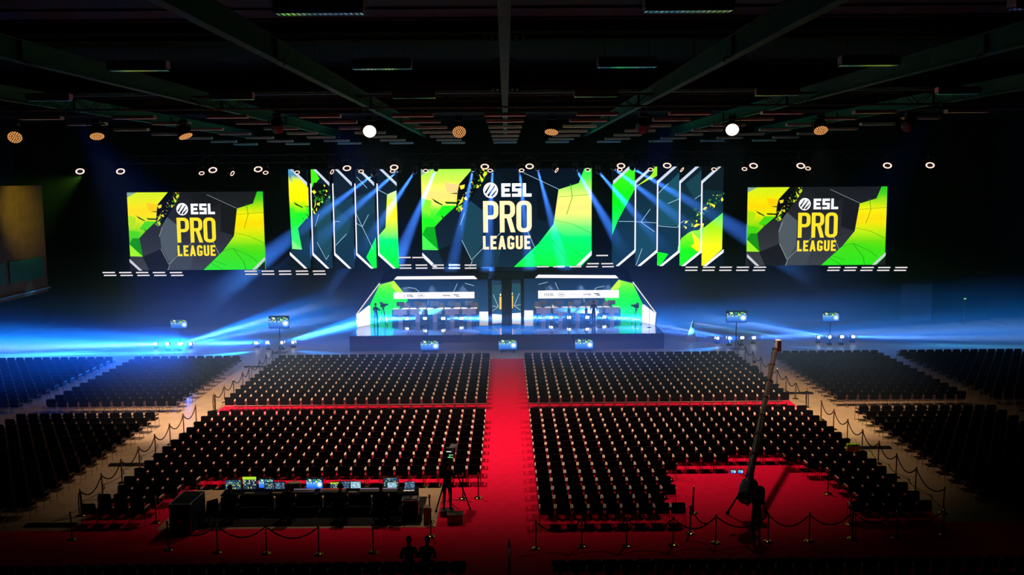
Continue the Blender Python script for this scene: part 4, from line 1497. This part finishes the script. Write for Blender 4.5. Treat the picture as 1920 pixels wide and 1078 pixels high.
# ------------------------------------------------------------------ control desks at the back of the left block
zt = .75
YT = 34.1
mt = MB()  # dark sheet put where shade lies under desks and operators
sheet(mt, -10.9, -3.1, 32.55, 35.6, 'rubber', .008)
tag(mt.build('floor_shade_sheet'), 'dark sheet for the shade under the control desks and their operators', 'shade sheet')
x_of = lambda px, py=932, Y=YT: aty(px, py, Y).x
for k, (a, b) in enumerate(((418, 508), (510, 600), (602, 692), (694, 784))):
    x0, x1 = x_of(a), x_of(b)
    e = empty('control_table', ((x0 + x1) / 2, YT + .05, 0), 0, 'dark clothed control table, %s from left in the mixing area' % nth(k + 1), 'table', 'control tables')
    w_ = x1 - x0
    MB().box((0, 0, zt - .02), (w_ - .02, .8, .04), 'desktop', bev=.008).build('table_top', e)
    MB().box((0, .39, .38), (w_ - .03, .02, .7), 'desktop').build('table_skirt', e)
    for i in (-1, 1):
        for j in (-1, 1):
            MB().box((i * (w_ / 2 - .06), j * .33, (zt - .04) / 2), (.035, .035, zt - .04), 'truss').build('leg', e)


def console_picture(a, kind, rnd):
    if kind == 'stage':
        return scene_picture(a, 5)
    base = {'grid': (30, 52, 66), 'list': (24, 32, 44), 'blue': (40, 110, 150), 'pale': (120, 160, 176), 'quad': (30, 44, 60), 'term': (36, 48, 66)}[kind]
    a.poly([(0, 0), (1, 0), (1, 1), (0, 1)], base)
    L = a.n + 1
    if kind == 'list':
        a.poly([(0, 0), (1, 0), (1, .22), (0, .22)], (150, 190, 40), None, L)
    cols = {'grid': ((200, 226, 60), (90, 130, 140), (110, 150, 200)), 'list': ((214, 236, 120), (170, 200, 214), (60, 90, 120)), 'blue': ((150, 210, 236), (236, 240, 244)), 'pale': ((226, 232, 236), (60, 90, 110)),
            'quad': ((60, 130, 214), (170, 214, 90), (236, 236, 220), (20, 60, 50)), 'term': ((150, 190, 226), (90, 120, 150))}[kind]
    for j in range(6):
        for i in range(9):
            if rnd.random() < .62:
                x, y = .04 + i * .105, .26 + j * .12 if kind == 'list' else .06 + j * .155
                a.poly([(x, y), (x + .04 + rnd.random() * .06, y), (x + .05 + rnd.random() * .05, y + .05 + rnd.random() * .04), (x, y + .06)], rnd.choice(cols), (0, 1, 0, 1), L + 1)
    a.n = L + 2


# monitors: pixel rectangle, picture, description
mons = [((422.5, 907.5, 452.5, 924.5), 'grid', 'leftmost control monitor with a dim yellow-green trace'), ((455, 907, 481.5, 930), 'list', 'control monitor with a yellow band over a text list'),
        ((485, 899, 513.5, 916), 'stage', 'raised control monitor at the left showing the stage picture'), ((496, 915, 514.5, 927), 'quad', 'low split monitor below the raised left one'), ((515.5, 914.5, 534.5, 926.5), 'term', 'low monitor with pale pattern right of the split one'),
        ((574.5, 907.5, 605, 926.5), 'stage', 'middle control monitor showing the stage picture'), ((619, 913, 636, 924), 'list', 'small monitor with yellow rows behind the person with headphones'), ((638, 912.5, 656, 925), 'term', 'dark blue monitor behind the headphones of the middle operator'), ((657.5, 913, 676.5, 925), 'pale', 'bright pale monitor right of the middle operator'),
        ((719, 902.5, 747, 918.5), 'quad', 'raised four-picture monitor at the right'), ((727, 922, 744, 932), 'pale', 'small pale screen below the four-picture monitor'), ((758.5, 921, 778, 933), 'term', 'open laptop screen at the right end of the control desks')]
rnd = random.Random(2)
for k, (r, kind, lb) in enumerate(mons):
    Y = YT + (.3 if r[3] < 920 else .16)
    a, b = aty(r[0], r[1], Y), aty(r[2], r[3], Y)
    w_, h_ = b.x - a.x, a.z - b.z
    lap = 'laptop' in lb
    z0 = zt if lap else b.z
    if not lap and b.z < zt + .05:
        z0 = zt + .05
    e = empty('laptop' if lap else 'control_monitor', ((a.x + b.x) / 2, Y, zt + .002), 0, lb, 'laptop' if lap else 'monitor', None if lap else 'control monitors')
    zb = z0 - zt
    if lap:
        zb = .02
        MB().box((0, -.13, .012), (w_ + .02, .26, .022), 'alu', bev=.004).build('keyboard_base', e)
        T = Matrix.Translation((0, 0, zb)) @ Matrix.Rotation(math.radians(-14), 4, 'X')
        MB().box((0, .008, h_ / 2), (w_ + .02, .012, h_ + .02), 'alu', T).build('lid', e)
        P = lambda u, v, L, w_=w_, h_=h_, T=T: tuple(T @ Vector((-w_ / 2 + u * w_, -.002 - .0006 * L, h_ - v * h_)))
    else:
        MB().box((0, .03, zb + h_ / 2), (w_ + .03, .045, h_ + .03), 'black', bev=.006).build('monitor_body', e)
        MB().box((0, .06, .01), (.22, .18, .018), 'black').tube([(0, .07, .01), (0, .06, zb + h_ * .5)], .018, 'black', 8).build('stand', e)
        P = lambda u, v, L, w_=w_, h_=h_, zb=zb: (-w_ / 2 + u * w_, .005 - .0006 * L, zb + h_ - v * h_)
    g_ = Art(P, 'px_small')
    console_picture(g_, kind, rnd)
    g_.mb.build('screen_image', e)
# things lying on the desks
kb = [((470, 931), .34, 'cream', 'pale keyboard lying before the list monitor'), ((522, 932), .36, 'cream', 'pale keyboard below the two low left monitors'), ((663, 931), .3, 'cream', 'pale keyboard right of the middle operator')]
for (px, py), w_, m_, lb in kb:
    e = empty('keyboard', (x_of(px), YT - .16, zt + .002), 0, lb, 'keyboard')
    MB().box((0, 0, .01), (w_, .13, .018), m_, bev=.004).build('case', e)
    q = MB()
    for i in range(12):
        for j in range(4):
            q.box((-w_ / 2 + (i + .5) * w_ / 12, -.045 + j * .03, .022), (w_ / 12 - .006, .024, .008), m_)
    q.build('keycaps', e)
M['console_led'] = emit('console_leds', (226, 190, 240), .7)
M['red_led'] = emit('red_led', (255, 70, 50), 1.0)
for x0, x1, lb, c in ((676, 746, 'long mixing console with a violet lit strip under the four-picture monitor', 'console_led'), (552, 592, 'lighting console with a small violet display left of the middle monitor', 'console_led'), (602, 650, 'mixing console before the middle operator', 'red_led')):
    a, b = x_of(x0), x_of(x1)
    w_ = b - a
    e = empty('mixing_console', ((a + b) / 2, YT - .12, zt + .002), 0, lb, 'console', 'mixing consoles')
    T = Matrix.Rotation(math.radians(8), 4, 'X')
    MB().box((0, 0, .05), (w_, .34, .07), 'case', T, bev=.01).build('console_body', e)
    q = MB()
    n = max(6, int(w_ / .06))
    for i in range(n):
        x = -w_ / 2 + (i + .5) * w_ / n
        q.box((x, -.06, .09), (.012, .1, .008), 'grey', T).box((x, -.06 + .03 * math.sin(i * 2.1), .098), (.02, .016, .014), 'cream', T)
    q.build('fader_bank', e)
    q = MB()
    for i in range(n):
        x = -w_ / 2 + (i + .5) * w_ / n
        q.box((x, .1, .088), (w_ / n * .7, .03, .006), c, T)
    q.build('lit_strip', e)
bx = empty('foam_box', (x_of(548, 911), YT + .35, zt + .002), .1, 'shallow tan box on the control desk right of the low monitors', 'box')
MB().box((0, 0, .1), (.44, .22, .2), 'cream', bev=.01).build('body', bx)
MB().box((0, 0, .215), (.47, .25, .03), 'cream', bev=.008).build('lid', bx)
# silver case of gear at the right end
cs = empty('gear_case', (x_of(774, 945), 33.4, 0), 0, 'open aluminium gear case at the right end of the control desks', 'case')
q = MB()
q.box((0, 0, .34), (.6, .5, .68), 'case')
q.build('case_body', cs)
q = MB()
for i in (-1, 1):
    q.box((i * .29, 0, .69), (.03, .52, .03), 'alu').box((0, i * .25, .69), (.6, .03, .03), 'alu')
    for j in (-1, 1):
        q.box((i * .29, j * .245, .35), (.03, .03, .7), 'alu')
q.build('edge_trim', cs)
MB().box((-.12, 0, .7), (.2, .3, .05), 'black', bev=.01).box((.14, .02, .7), (.18, .34, .04), 'cream', bev=.01).build('stored_gear', cs)
# flight case on the bare floor at the left
a, b = atz(322, 1007, 0), atz(352, 1007, 0)
fc = empty('flight_case', ((a.x + b.x) / 2 + .05, a.y + .75, 0), -.04, 'tall black flight case with bright rim at the left of the control area', 'flight case')
w_, l_, h_ = .72, 1.35, 1.02
MB().box((0, 0, .1 + h_ / 2), (w_, l_, h_), 'case', bev=.01).build('case_body', fc)
q = MB()
for i in (-1, 1):
    q.box((i * w_ / 2, 0, .1 + h_), (.035, l_ + .03, .035), 'alu').box((0, i * l_ / 2, .1 + h_), (w_ + .03, .035, .035), 'alu')
    for j in (-1, 1):
        q.box((i * w_ / 2, j * l_ / 2, .1 + h_ / 2), (.035, .035, h_), 'alu').ball((i * w_ / 2, j * l_ / 2, .1 + h_), .035, 'alu', 8)
q.build('edge_trim', fc)
MB().box((0, 0, .105 + h_), (w_ - .1, l_ - .12, .012), 'rubber').build('lid_mat', fc)
for i in (-1, 1):
    for j in (-1, 1):
        x, y = i * (w_ / 2 - .1), j * (l_ / 2 - .12)
        T = Matrix.Translation((x, y, .045)) @ Matrix.Rotation(PI / 2, 4, 'Y')
        MB().lathe([(.045, -.018), (.045, .018)], (0, 0, 0), 'rubber', 12, T).box((x, y, .092), (.07, .09, .02), 'alu').build('caster_wheel', fc)
for i in (-1, 1):
    MB().box((i * .0, -l_ / 2 - .012, .55), (.16, .02, .1), 'alu').build('side_handle', fc) if i > 0 else None
# low box on the carpet by the tripod camera and one on the bare floor
p = atz(853, 983, ZK)
lbx = empty('apple_box', (p.x, p.y + .2, ZK), .03, 'low brown box on the red carpet beside the tripod camera', 'box')
MB().box((0, 0, .16), (.56, .42, .3), 'cream', bev=.012).build('box_body', lbx)
MB().box((0, 0, .325), (.58, .44, .03), 'brownseat', bev=.006).build('lid', lbx)
p = atz(800, 985, 0)
wbx = empty('floor_box', (p.x, p.y + .2, 0), 0, 'small pale upright box between the gear case and the corner post', 'box')
MB().box((0, 0, .3), (.22, .3, .6), 'cream', bev=.012).build('box_body', wbx)
MB().box((0, 0, .61), (.23, .31, .02), 'cream').build('lid', wbx)

# neon vest over an outer chair back, green exit lamp, pale panel, pale triangle
cz = [q for q in spots if q[0] > 14.2 and abs(q[1] - 39.5) < .6]
cx, cy = (cz[0][0], cz[0][1]) if cz else (14.6, 39.5)
vz = MB()
vs_, fs_ = [], []
rnd = random.Random(4)
prof = [(-.30, .40), (-.285, .6), (-.275, .80), (-.262, .866), (-.235, .872), (-.215, .85), (-.19, .7), (-.17, .55)]
for i in range(9):
    x = -.27 + i * .0675
    for y, z in prof:
        vs_.append((x + .01 * rnd.random(), y + .008 * math.sin(i * 2.2), z + .012 * math.sin(i * 1.3)))
n = len(prof)
for i in range(8):
    for j in range(n - 1):
        fs_.append((i * n + j, (i + 1) * n + j, (i + 1) * n + j + 1, i * n + j + 1))
vz.add(vs_, fs_, 'hivis')
o = vz.build('safety_vest', None, True)
o.location = (cx, cy, ZK)
sdm = o.modifiers.new('thickness', 'SOLIDIFY')
sdm.thickness = .008
tag(o, 'neon yellow safety vest draped over an outer chair of the right block', 'vest')
p = aty(1809, 560, 77)
ex = empty('exit_lamp', (p.x, 77, 0), 0, 'small green glowing lamp on a thin pole at the far right', 'lamp')
MB().tube([(0, 0, .02), (0, 0, p.z)], .03, 'grey', 8).lathe([(.2, 0), (.2, .03)], (0, 0, 0), 'grey', 12).build('pole', ex)
MB().box((0, 0, p.z), (.26, .1, .16), 'black', bev=.02).build('lamp_body', ex)
MB().box((0, -.055, p.z), (.2, .02, .1), 'greenled').build('lens', ex)
a, b = aty(1690, 533, YB - .06), aty(1745, 604, YB - .06)
struct('door_1', MB().box(((a.x + b.x) / 2, YB - .05, a.z / 2), (b.x - a.x, .08, a.z), 'panel'))
a = atz(1283, 628, 0)
q = MB()
q.prism([(-.55, 0), (.3, 0), (.12, 1.15), (.06, 1.6), (.02, 1.6)], -.05, .05, 'cream', Matrix.Rotation(PI / 2, 4, 'X'))
o = q.build('pale_triangle')
o.location = (a.x, 69.5, 0)
tag(o, 'small pale triangular shape on the floor right of the stage', 'sign')
# ------------------------------------------------------------------ people
def person(name_label, loc, rz, pose, top='shirt', group=None, cat='person', hair_long=False, headset=False, lean=0.0, turn=0.0):
    """One skinned body facing +y; hair, shirt hem and headset are children."""
    sit = pose == 'sit' or pose == 'desk'
    hz = (.48 if pose == 'sit' else .50) if sit else .93
    v, e, r = [], [], []

    def add(p, rad, par=None):
        v.append(Vector(p))
        r.append(rad if isinstance(rad, tuple) else (rad, rad))
        if par is not None:
            e.append((par, len(v) - 1))
        return len(v) - 1

    ly = lambda z: lean * (z - hz)      # forward lean of the trunk
    pel = add((0, 0, hz), (.15, .115))
    wa = add((0, ly(hz + .2) + .01, hz + .2), (.13, .10), pel)
    ch = add((0, ly(hz + .4), hz + .38), (.165, .115), wa)
    nb = add((0, ly(hz + .53) - .01, hz + .51), (.075, .07), ch)
    ny = ly(hz + .6)
    nk = add((0, ny + .005, hz + .575), (.055, .055), nb)
    hx = .03 * turn
    h1 = add((hx * .5, ny + .03, hz + .65), (.068, .078), nk)
    h2 = add((hx, ny + .025, hz + .73), (.078, .095), h1)
    h3 = add((hx, ny + .012, hz + .795), (.06, .07), h2)
    add((hx * 2, ny + .118, hz + .69), (.014, .016), h2)          # nose
    for s in (-1, 1):
        add((hx + s * .084, ny + .01, hz + .70), (.012, .024), h2)   # ears
        hip = add((s * .10, .0, hz - .05), (.088, .09), pel)
        if sit:
            kn = add((s * .13, .44, .50), (.066, .066), hip)
            an = add((s * .13, .42, .10), (.043, .043), kn)
        else:
            st = {'walk': (.12 if s > 0 else -.16)}.get(pose, .03 * s)
            kn = add((s * .11, st * .5 + .03, .50), (.062, .064), hip)
            an = add((s * .115, st - .02, .10), (.042, .042), kn)
        fy = v[an].y
        hl = add((s * .12, fy - .02, .05), (.038, .045), an)
        add((s * .135, fy + .17, .035), (.036, .028), hl)
        sh = add((s * .18, ly(hz + .45) - .005, hz + .46), (.07, .07), ch)
        sy = v[sh].y
        if pose == 'camera':
            el = add((s * .27, sy + .13, hz + .22), (.047, .047), sh)
            wr = add((s * .13, sy + .36, hz + .40), (.03, .032), el)
            hd = Vector((-s * .3, .8, .2)).normalized()
        elif pose in ('desk',):
            el = add((s * .27, sy + .10, hz + .20), (.047, .047), sh)
            wr = add((s * .17, sy + .36, max(.80, hz + .26)), (.03, .032), el)
            hd = Vector((-s * .15, 1, -.05)).normalized()
        elif pose == 'sit':
            el = add((s * .26, sy - .01, hz + .2), (.047, .047), sh)
            wr = add((s * .15, sy + .24, hz + .11), (.03, .032), el)
            hd = Vector((-s * .3, 1, -.1)).normalized()
        elif pose == 'crane':
            el = add((s * .30, sy + .08, hz + .24), (.05, .05), sh)
            wr = add((s * .26, sy + .33, hz + .28), (.03, .032), el)
            hd = Vector((-s * .2, 1, .1)).normalized()
        else:
            el = add((s * .25, sy - .02, hz + .19), (.047, .047), sh)
            wr = add((s * .25, sy + .07, hz - .06), (.03, .032), el)
            hd = Vector((0, .25, -1)).normalized()
        w0 = v[wr]
        pm = add(w0 + hd * .07, (.038, .018), wr)
        side_ = hd.cross(Vector((0, 0, 1)) if abs(hd.z) < .8 else Vector((0, 1, 0))).normalized()
        dn = side_.cross(hd).normalized()
        for k, ln_ in enumerate((.072, .085, .08, .062)):
            o_ = side_ * (.026 * (k - 1.5) / 1.2)
            a0 = add(v[pm] + o_ + hd * .03, .0095, pm)
            a1 = add(v[pm] + o_ * 1.15 + hd * (.03 + ln_ * .55) - dn * .008, .0088, a0)
            add(v[pm] + o_ * 1.2 + hd * (.03 + ln_ * .9) - dn * .03, .0078, a1)
        t0 = add(v[pm] - hd * .025 - side_ * s * .045, .011, pm)
        add(v[t0] + hd * .045 - side_ * s * .022 - dn * .01, .009, t0)
    me = bpy.data.meshes.new('person_body')
    me.from_pydata([tuple(p) for p in v], e, [])
    o = bpy.data.objects.new('person_body', me)
    C.objects.link(o)
    md = o.modifiers.new('skin', 'SKIN')
    md.use_smooth_shade = True
    for i, sv in enumerate(me.skin_vertices[0].data):
        sv.radius = r[i]
        sv.use_root = i == 0
    o.modifiers.new('smooth', 'SUBSURF').levels = 1
    o.modifiers['smooth'].render_levels = 1
    m2 = bpy.data.meshes.new_from_object(o.evaluated_get(bpy.context.evaluated_depsgraph_get()))
    o.modifiers.clear()
    o.data = m2
    m2.materials.clear()
    for q in ('skin', top, 'trouser', 'shoe'):
        m2.materials.append(M[q])
    wr_z = {}
    joints = [(i, p) for i, p in enumerate(v)]
    for p in m2.polygons:
        c = p.center
        i = min(joints, key=lambda q: (q[1] - c).length_squared / max(r[q[0]][0], .03))[0]
        z = c.z
        if z < .09:
            p.material_index = 3
        elif z > hz + .545 and abs(c.x) < .16 or r[i][0] <= .0385 and z > .3:
            p.material_index = 0
        elif z > hz + .06 or (sit and c.y < .12 and z > hz + .02):
            p.material_index = 1
        elif abs(c.x) > .2 and z > hz - .1:
            p.material_index = 1
        else:
            p.material_index = 2
        p.use_smooth = True
    root = empty('person', loc, rz, name_label, cat, group)
    o.parent = root
    o.name = 'body'
    hc = Vector((hx, ny + .005, hz + .745))
    hm = MB().ball(hc, .098, 'hair', 14, None, (.92, 1.08, .98))
    # keep the cap off the face
    hm.v = [(x, min(y, hc.y + .055 + (.04 if z > hc.z + .04 else 0)), max(z, hc.z - .03 + (y - hc.y) * .5 if not hair_long else hc.z - .2)) for x, y, z in hm.v]
    hm.build('hair', root, True)
    ey = MB()
    for s in (-1, 1):
        ey.ball((hx + s * .031, ny + .108, hz + .715), .011, 'ink', 8)
    ey.build('eyes', root)
    mth = MB().box((hx, ny + .108, hz + .648), (.045, .012, .008), 'brownseat')
    mth.build('mouth', root)
    if headset:
        q = MB().tube([(hx + .1 * math.cos(a * PI / 8), ny + .01, hz + .725 + .125 * math.sin(a * PI / 8)) for a in range(9)], .011, 'black', 6)
        for s in (-1, 1):
            q.lathe([(.04, -.015), (.042, .015)], (0, 0, 0), 'black', 12, Matrix.Translation((hx + s * .1, ny + .01, hz + .71)) @ Matrix.Rotation(PI / 2, 4, 'Y'))
        q.build('headphones', root)
    return root


def office_chair(x, y, z, rz, label, group='office chairs at the control desks'):
    e = empty('office_chair', (x, y, z), rz, label, 'chair', group)
    MB().box((0, 0, .43), (.48, .46, .08), 'cloth', bev=.03).build('seat', e)
    T = Matrix.Translation((0, -.24, .5)) @ Matrix.Rotation(math.radians(96), 4, 'X')
    MB().prism([(.2, 0), (.23, .2), (.2, .5), (-.2, .5), (-.23, .2), (-.2, 0)], -.02, .03, 'cloth', T).build('backrest', e)
    b = MB().tube([(0, 0, .08), (0, 0, .4)], .028, 'black', 8)
    for q in range(5):
        t = q * 2 * PI / 5 + .3
        b.tube([(0, 0, .1), (.29 * math.cos(t), .29 * math.sin(t), .07)], .02, 'black', 6).ball((.29 * math.cos(t), .29 * math.sin(t), .032), .03, 'rubber', 8)
    b.build('star_base', e)
    for s in (-1, 1):
        MB().box((s * .27, .02, .64), (.06, .24, .03), 'black', bev=.01).tube([(s * .25, .02, .44), (s * .27, .02, .63)], .014, 'black', 6).build('armrest', e)
    return e


yp = 33.1
for px, lb, kw in ((431, 'person in dark clothes seated at the leftmost control monitors, seen from behind', dict(lean=.1)), (538, 'person seated before the raised left monitor, forearm reaching forward', dict(lean=.25, turn=1)),
                   (638, 'person wearing headphones seated at the middle console, seen from behind', dict(headset=True, lean=.15)), (714, 'person seated in front of the long violet mixing console, seen from behind', dict(lean=.1, top='navy'))):
    x = x_of(px, 950, yp)
    person(lb, (x, yp, 0), random.uniform(-.15, .15), 'desk', group='people at the control desks', **kw)
    office_chair(x, yp - .04, 0, 0, 'black office chair under the ' + lb.split(' seated')[0].replace(' in dark clothes', '') + ' ' + {431: 'at the leftmost monitors', 538: 'before the raised left monitor', 638: 'at the middle console', 714: 'at the violet console'}[px])
office_chair(-10.55, 32.75, 0, .8, 'empty black office chair beside the flight case')
office_chair(-4.0, 32.95, 0, -.3, 'empty black office chair before the laptop and gear case')

# tripod camera and its operator at the aisle end of the control area


def camera_rig(name, loc, rz, zc, label, cat='camera', spread=.5, box=False, lit=True, legm='truss'):
    e = empty(name, loc, rz, label, cat)
    for k in range(3):
        a = PI / 2 + k * 2 * PI / 3 + .3
        q = MB().tube([(.05 * math.cos(a), .05 * math.sin(a), zc - .28), (spread * math.cos(a), spread * math.sin(a), .05)], .028, legm, 6)
        q.ball((spread * math.cos(a), spread * math.sin(a), .05), .05, 'rubber', 8)
        q.build('leg', e)
    q = MB()
    for k in range(3):
        a = PI / 2 + k * 2 * PI / 3 + .3
        q.tube([(0, 0, .32), (spread * .74 * math.cos(a), spread * .74 * math.sin(a), .32)], .014, 'steel', 6)
    q.build('spreader', e)
    MB().lathe([(.07, zc - .3), (.09, zc - .22), (.06, zc - .16)], (0, 0, 0), 'black', 12).tube([(.05, -.05, zc - .2), (.14, -.5, zc - .32)], .014, 'black', 6).build('fluid_head', e)
    MB().box((0, -.02, zc), (.18, .44, .26), 'black', bev=.02).build('camera_body', e)
    if box:
        MB().box((0, .42, zc + .06), (.24, .52, .24), 'grey', bev=.015).build('lens_box', e)
    else:
        MB().lathe([(.06, 0), (.065, .2), (.085, .24), (.085, .34)], (0, 0, 0), 'black', 14, Matrix.Translation((0, .2, zc)) @ Matrix.Rotation(-PI / 2, 4, 'X')).build('lens', e)
    vf = MB().box((-.03, -.2, zc + .2), (.24, .12, .16), 'grey', bev=.015).build('viewfinder', e)
    if lit:
        M.setdefault('vf_led', emit('viewfinder_glow', (220, 240, 236), .9))
        MB().box((-.03, -.262, zc + .15), (.18, .006, .035), 'vf_led').build('glowing_edge', vf)
        g_ = MB()
        rr = random.Random(1)
        for i in range(4):
            for j in range(3):
                if rr.random() < .75:
                    g_.box((-.06 + i * .05, -.245, zc - .07 + j * .045), (.042, .006, .03), 'greenled')
        g_.build('status_display', e)
    return e


M['greenled'].node_tree.nodes['Emission'].inputs[1].default_value = .8
p = aty(846, 862, 34.3)
camera_rig('broadcast_camera', (p.x, 34.3, ZK), -.12, 2.05, 'tall tripod broadcast camera with pale lens box beside the last left seats', spread=.72, box=True)
pp = MB()
pp.box((0, 0, .1), (.5, .4, .2), 'black', bev=.01)
o = pp.build('operator_step')
o.location = (p.x - .12, 33.55, ZK)
tag(o, 'low black step under the tripod camera operator', 'step')
person('person in black standing behind the tripod broadcast camera, arms raised to it', (p.x - .12, 33.55, ZK + .2), -.15, 'camera')

# crane camera on the open carpet at the right
p = atz(1416, 1009, ZK)
person('person in black standing astride on the red carpet, hands on the crane camera', (p.x, p.y - .1, ZK), .15, 'crane')
jb = aty(1414, 893, 32.4)
je = aty(1454, 655, 40.5)
cr = empty('camera_crane', (jb.x, 32.9, ZK), 0, 'long camera crane rising from the open red carpet toward the stage', 'camera crane')
R0 = Vector((jb.x, 32.9, ZK))
piv = Vector((0, 0, jb.z - ZK))
tip = je - R0
dirn = (tip - piv).normalized()
tail = piv - dirn * 1.5
am = MB()
sd_ = dirn.cross(Vector((0, 0, 1))).normalized()
up_ = sd_.cross(dirn)
prev = None
am.tube([tail, tip], [.14, .085], 'boom', 4)
n = 8
for k in range(n + 1):
    t0 = k / n
    c_ = tail.lerp(tip, t0)
    r_ = .155 + (.10 - .155) * t0
    am.tube([c_ - dirn * .05, c_ + dirn * .05], r_, 'boom', 8)
for s_ in (-1, 1):
    am.tube([tail + sd_ * .16 * s_ + up_ * .1, piv + up_ * .5, tip + sd_ * .09 * s_ + up_ * .05], .008, 'truss', 4)
am.build('boom_arm', cr)
q = MB()
for k in range(5):
    c_ = tail + dirn * (.08 + k * .13)
    q.lathe([(.27, -.05), (.27, .05)], (0, 0, 0), 'black', 16, Matrix.Translation(c_) @ dirn.to_track_quat('Z', 'Y').to_matrix().to_4x4())
q.build('counterweight', cr)
q = MB()
for k in range(3):
    a = k * 2 * PI / 3 + .5
    q.tube([piv - Vector((0, 0, .15)), (.8 * math.cos(a), .8 * math.sin(a), .08)], .035, 'black', 8).ball((.8 * math.cos(a), .8 * math.sin(a), .07), .07, 'rubber', 10)
q.lathe([(.09, -.5), (.11, -.2), (.07, .05)], piv, 'black', 12)
q.box(piv + Vector((0, .05, -.55)), (.5, .45, .5), 'black', bev=.08).box(piv + Vector((.28, -.1, -.75)), (.4, .4, .5), 'cloth', bev=.1)
q.build('tripod', cr)
q = MB().box(tip + Vector((0, .05, -.02)), (.2, .2, .16), 'black', bev=.02).tube([tip, tip + Vector((0, .1, -.3))], .03, 'grey', 8)
q.build('remote_head', cr)
q = MB().box(tip + Vector((.14, .1, .16)), (.2, .34, .5), 'desk', bev=.03).lathe([(.06, 0), (.08, .2)], (0, 0, 0), 'black', 12, Matrix.Translation(tip + Vector((.14, .26, .24))) @ Matrix.Rotation(-PI / 2, 4, 'X'))
q.build('camera_body', cr)
for px in (1375, 1388.5):
    a, b = aty(px - 4.5, 880.5, 32.5), aty(px + 4.5, 887.5, 32.5)
    w_, h_ = b.x - a.x, a.z - b.z
    c_ = (a + b) / 2 - R0
    mo = MB().box((c_.x, c_.y + .03, c_.z), (w_ + .03, .04, h_ + .03), 'black', bev=.006).tube([(c_.x, c_.y + .05, c_.z), (-.05, .1, piv.z - .25)], .012, 'truss', 6).build('monitor', cr)
    g_ = Art(lambda u, v, L, c_=c_, w_=w_, h_=h_: (c_.x - w_ / 2 + u * w_, c_.y + .004 - .0006 * L, c_.z + h_ / 2 - v * h_), 'px_small')
    scene_picture(g_, 5)
    g_.mb.build('screen_image', mo)

# seated spectator, two heads at the bottom edge, stage crew
person('person with dark hair seated at the outer end of the right block', (XIN + 23.5 * PIT, 55.4, ZK + .0), .1, 'sit', top='navy')
k = 0
for c, lb, tp in ((3, 'person seated on the grandstand at the bottom edge, left of the two', 'shirt'), (2, 'person seated on the grandstand at the bottom edge, right of the two', 'navy')):
    person(lb, (-(1.5 + c * .5), 27.75 + .03, ZK), .1 - .2 * k, 'sit', top=tp, lean=.5, group='spectators at the bottom edge')
    k += 1
p = aty(705, 600, 71.4)
person('camera operator standing at the left edge of the stage before the green wall', (p.x, 71.3, ZS), -.5, 'camera')
camera_rig('stage_camera', (p.x + .5, 71.9, ZS), -.5, 1.5, 'tripod camera on the left of the stage before the green wall', spread=.45, lit=False)
p = aty(1113, 600, 71.7)
person('person in dark clothes standing before the fourth desk of the right booth', (p.x, 71.65, ZS), .2, 'walk')
p = aty(1193, 600, 71.2)
camera_rig('stage_camera', (p.x, 71.3, ZS), .5, 1.35, 'unattended tripod camera on the right of the stage before the green wall', spread=.4, lit=False)
p = aty(1215, 600, 70.2)
ms = empty('microphone_stand', (p.x, 69.6, ZS), 0, 'slim microphone stand before the white wall end of the right booth', 'microphone stand')
MB().lathe([(.16, 0), (.16, .02), (.03, .04)], (0, 0, 0), 'black', 14).build('base', ms)
MB().tube([(0, 0, .03), (0, 0, 1.35)], .014, 'black', 6).build('pole', ms)
MB().tube([(0, 0, 1.35), (0, -.12, 1.42)], .014, 'black', 6).ball((0, -.15, 1.44), .04, 'black', 10).build('microphone', ms)
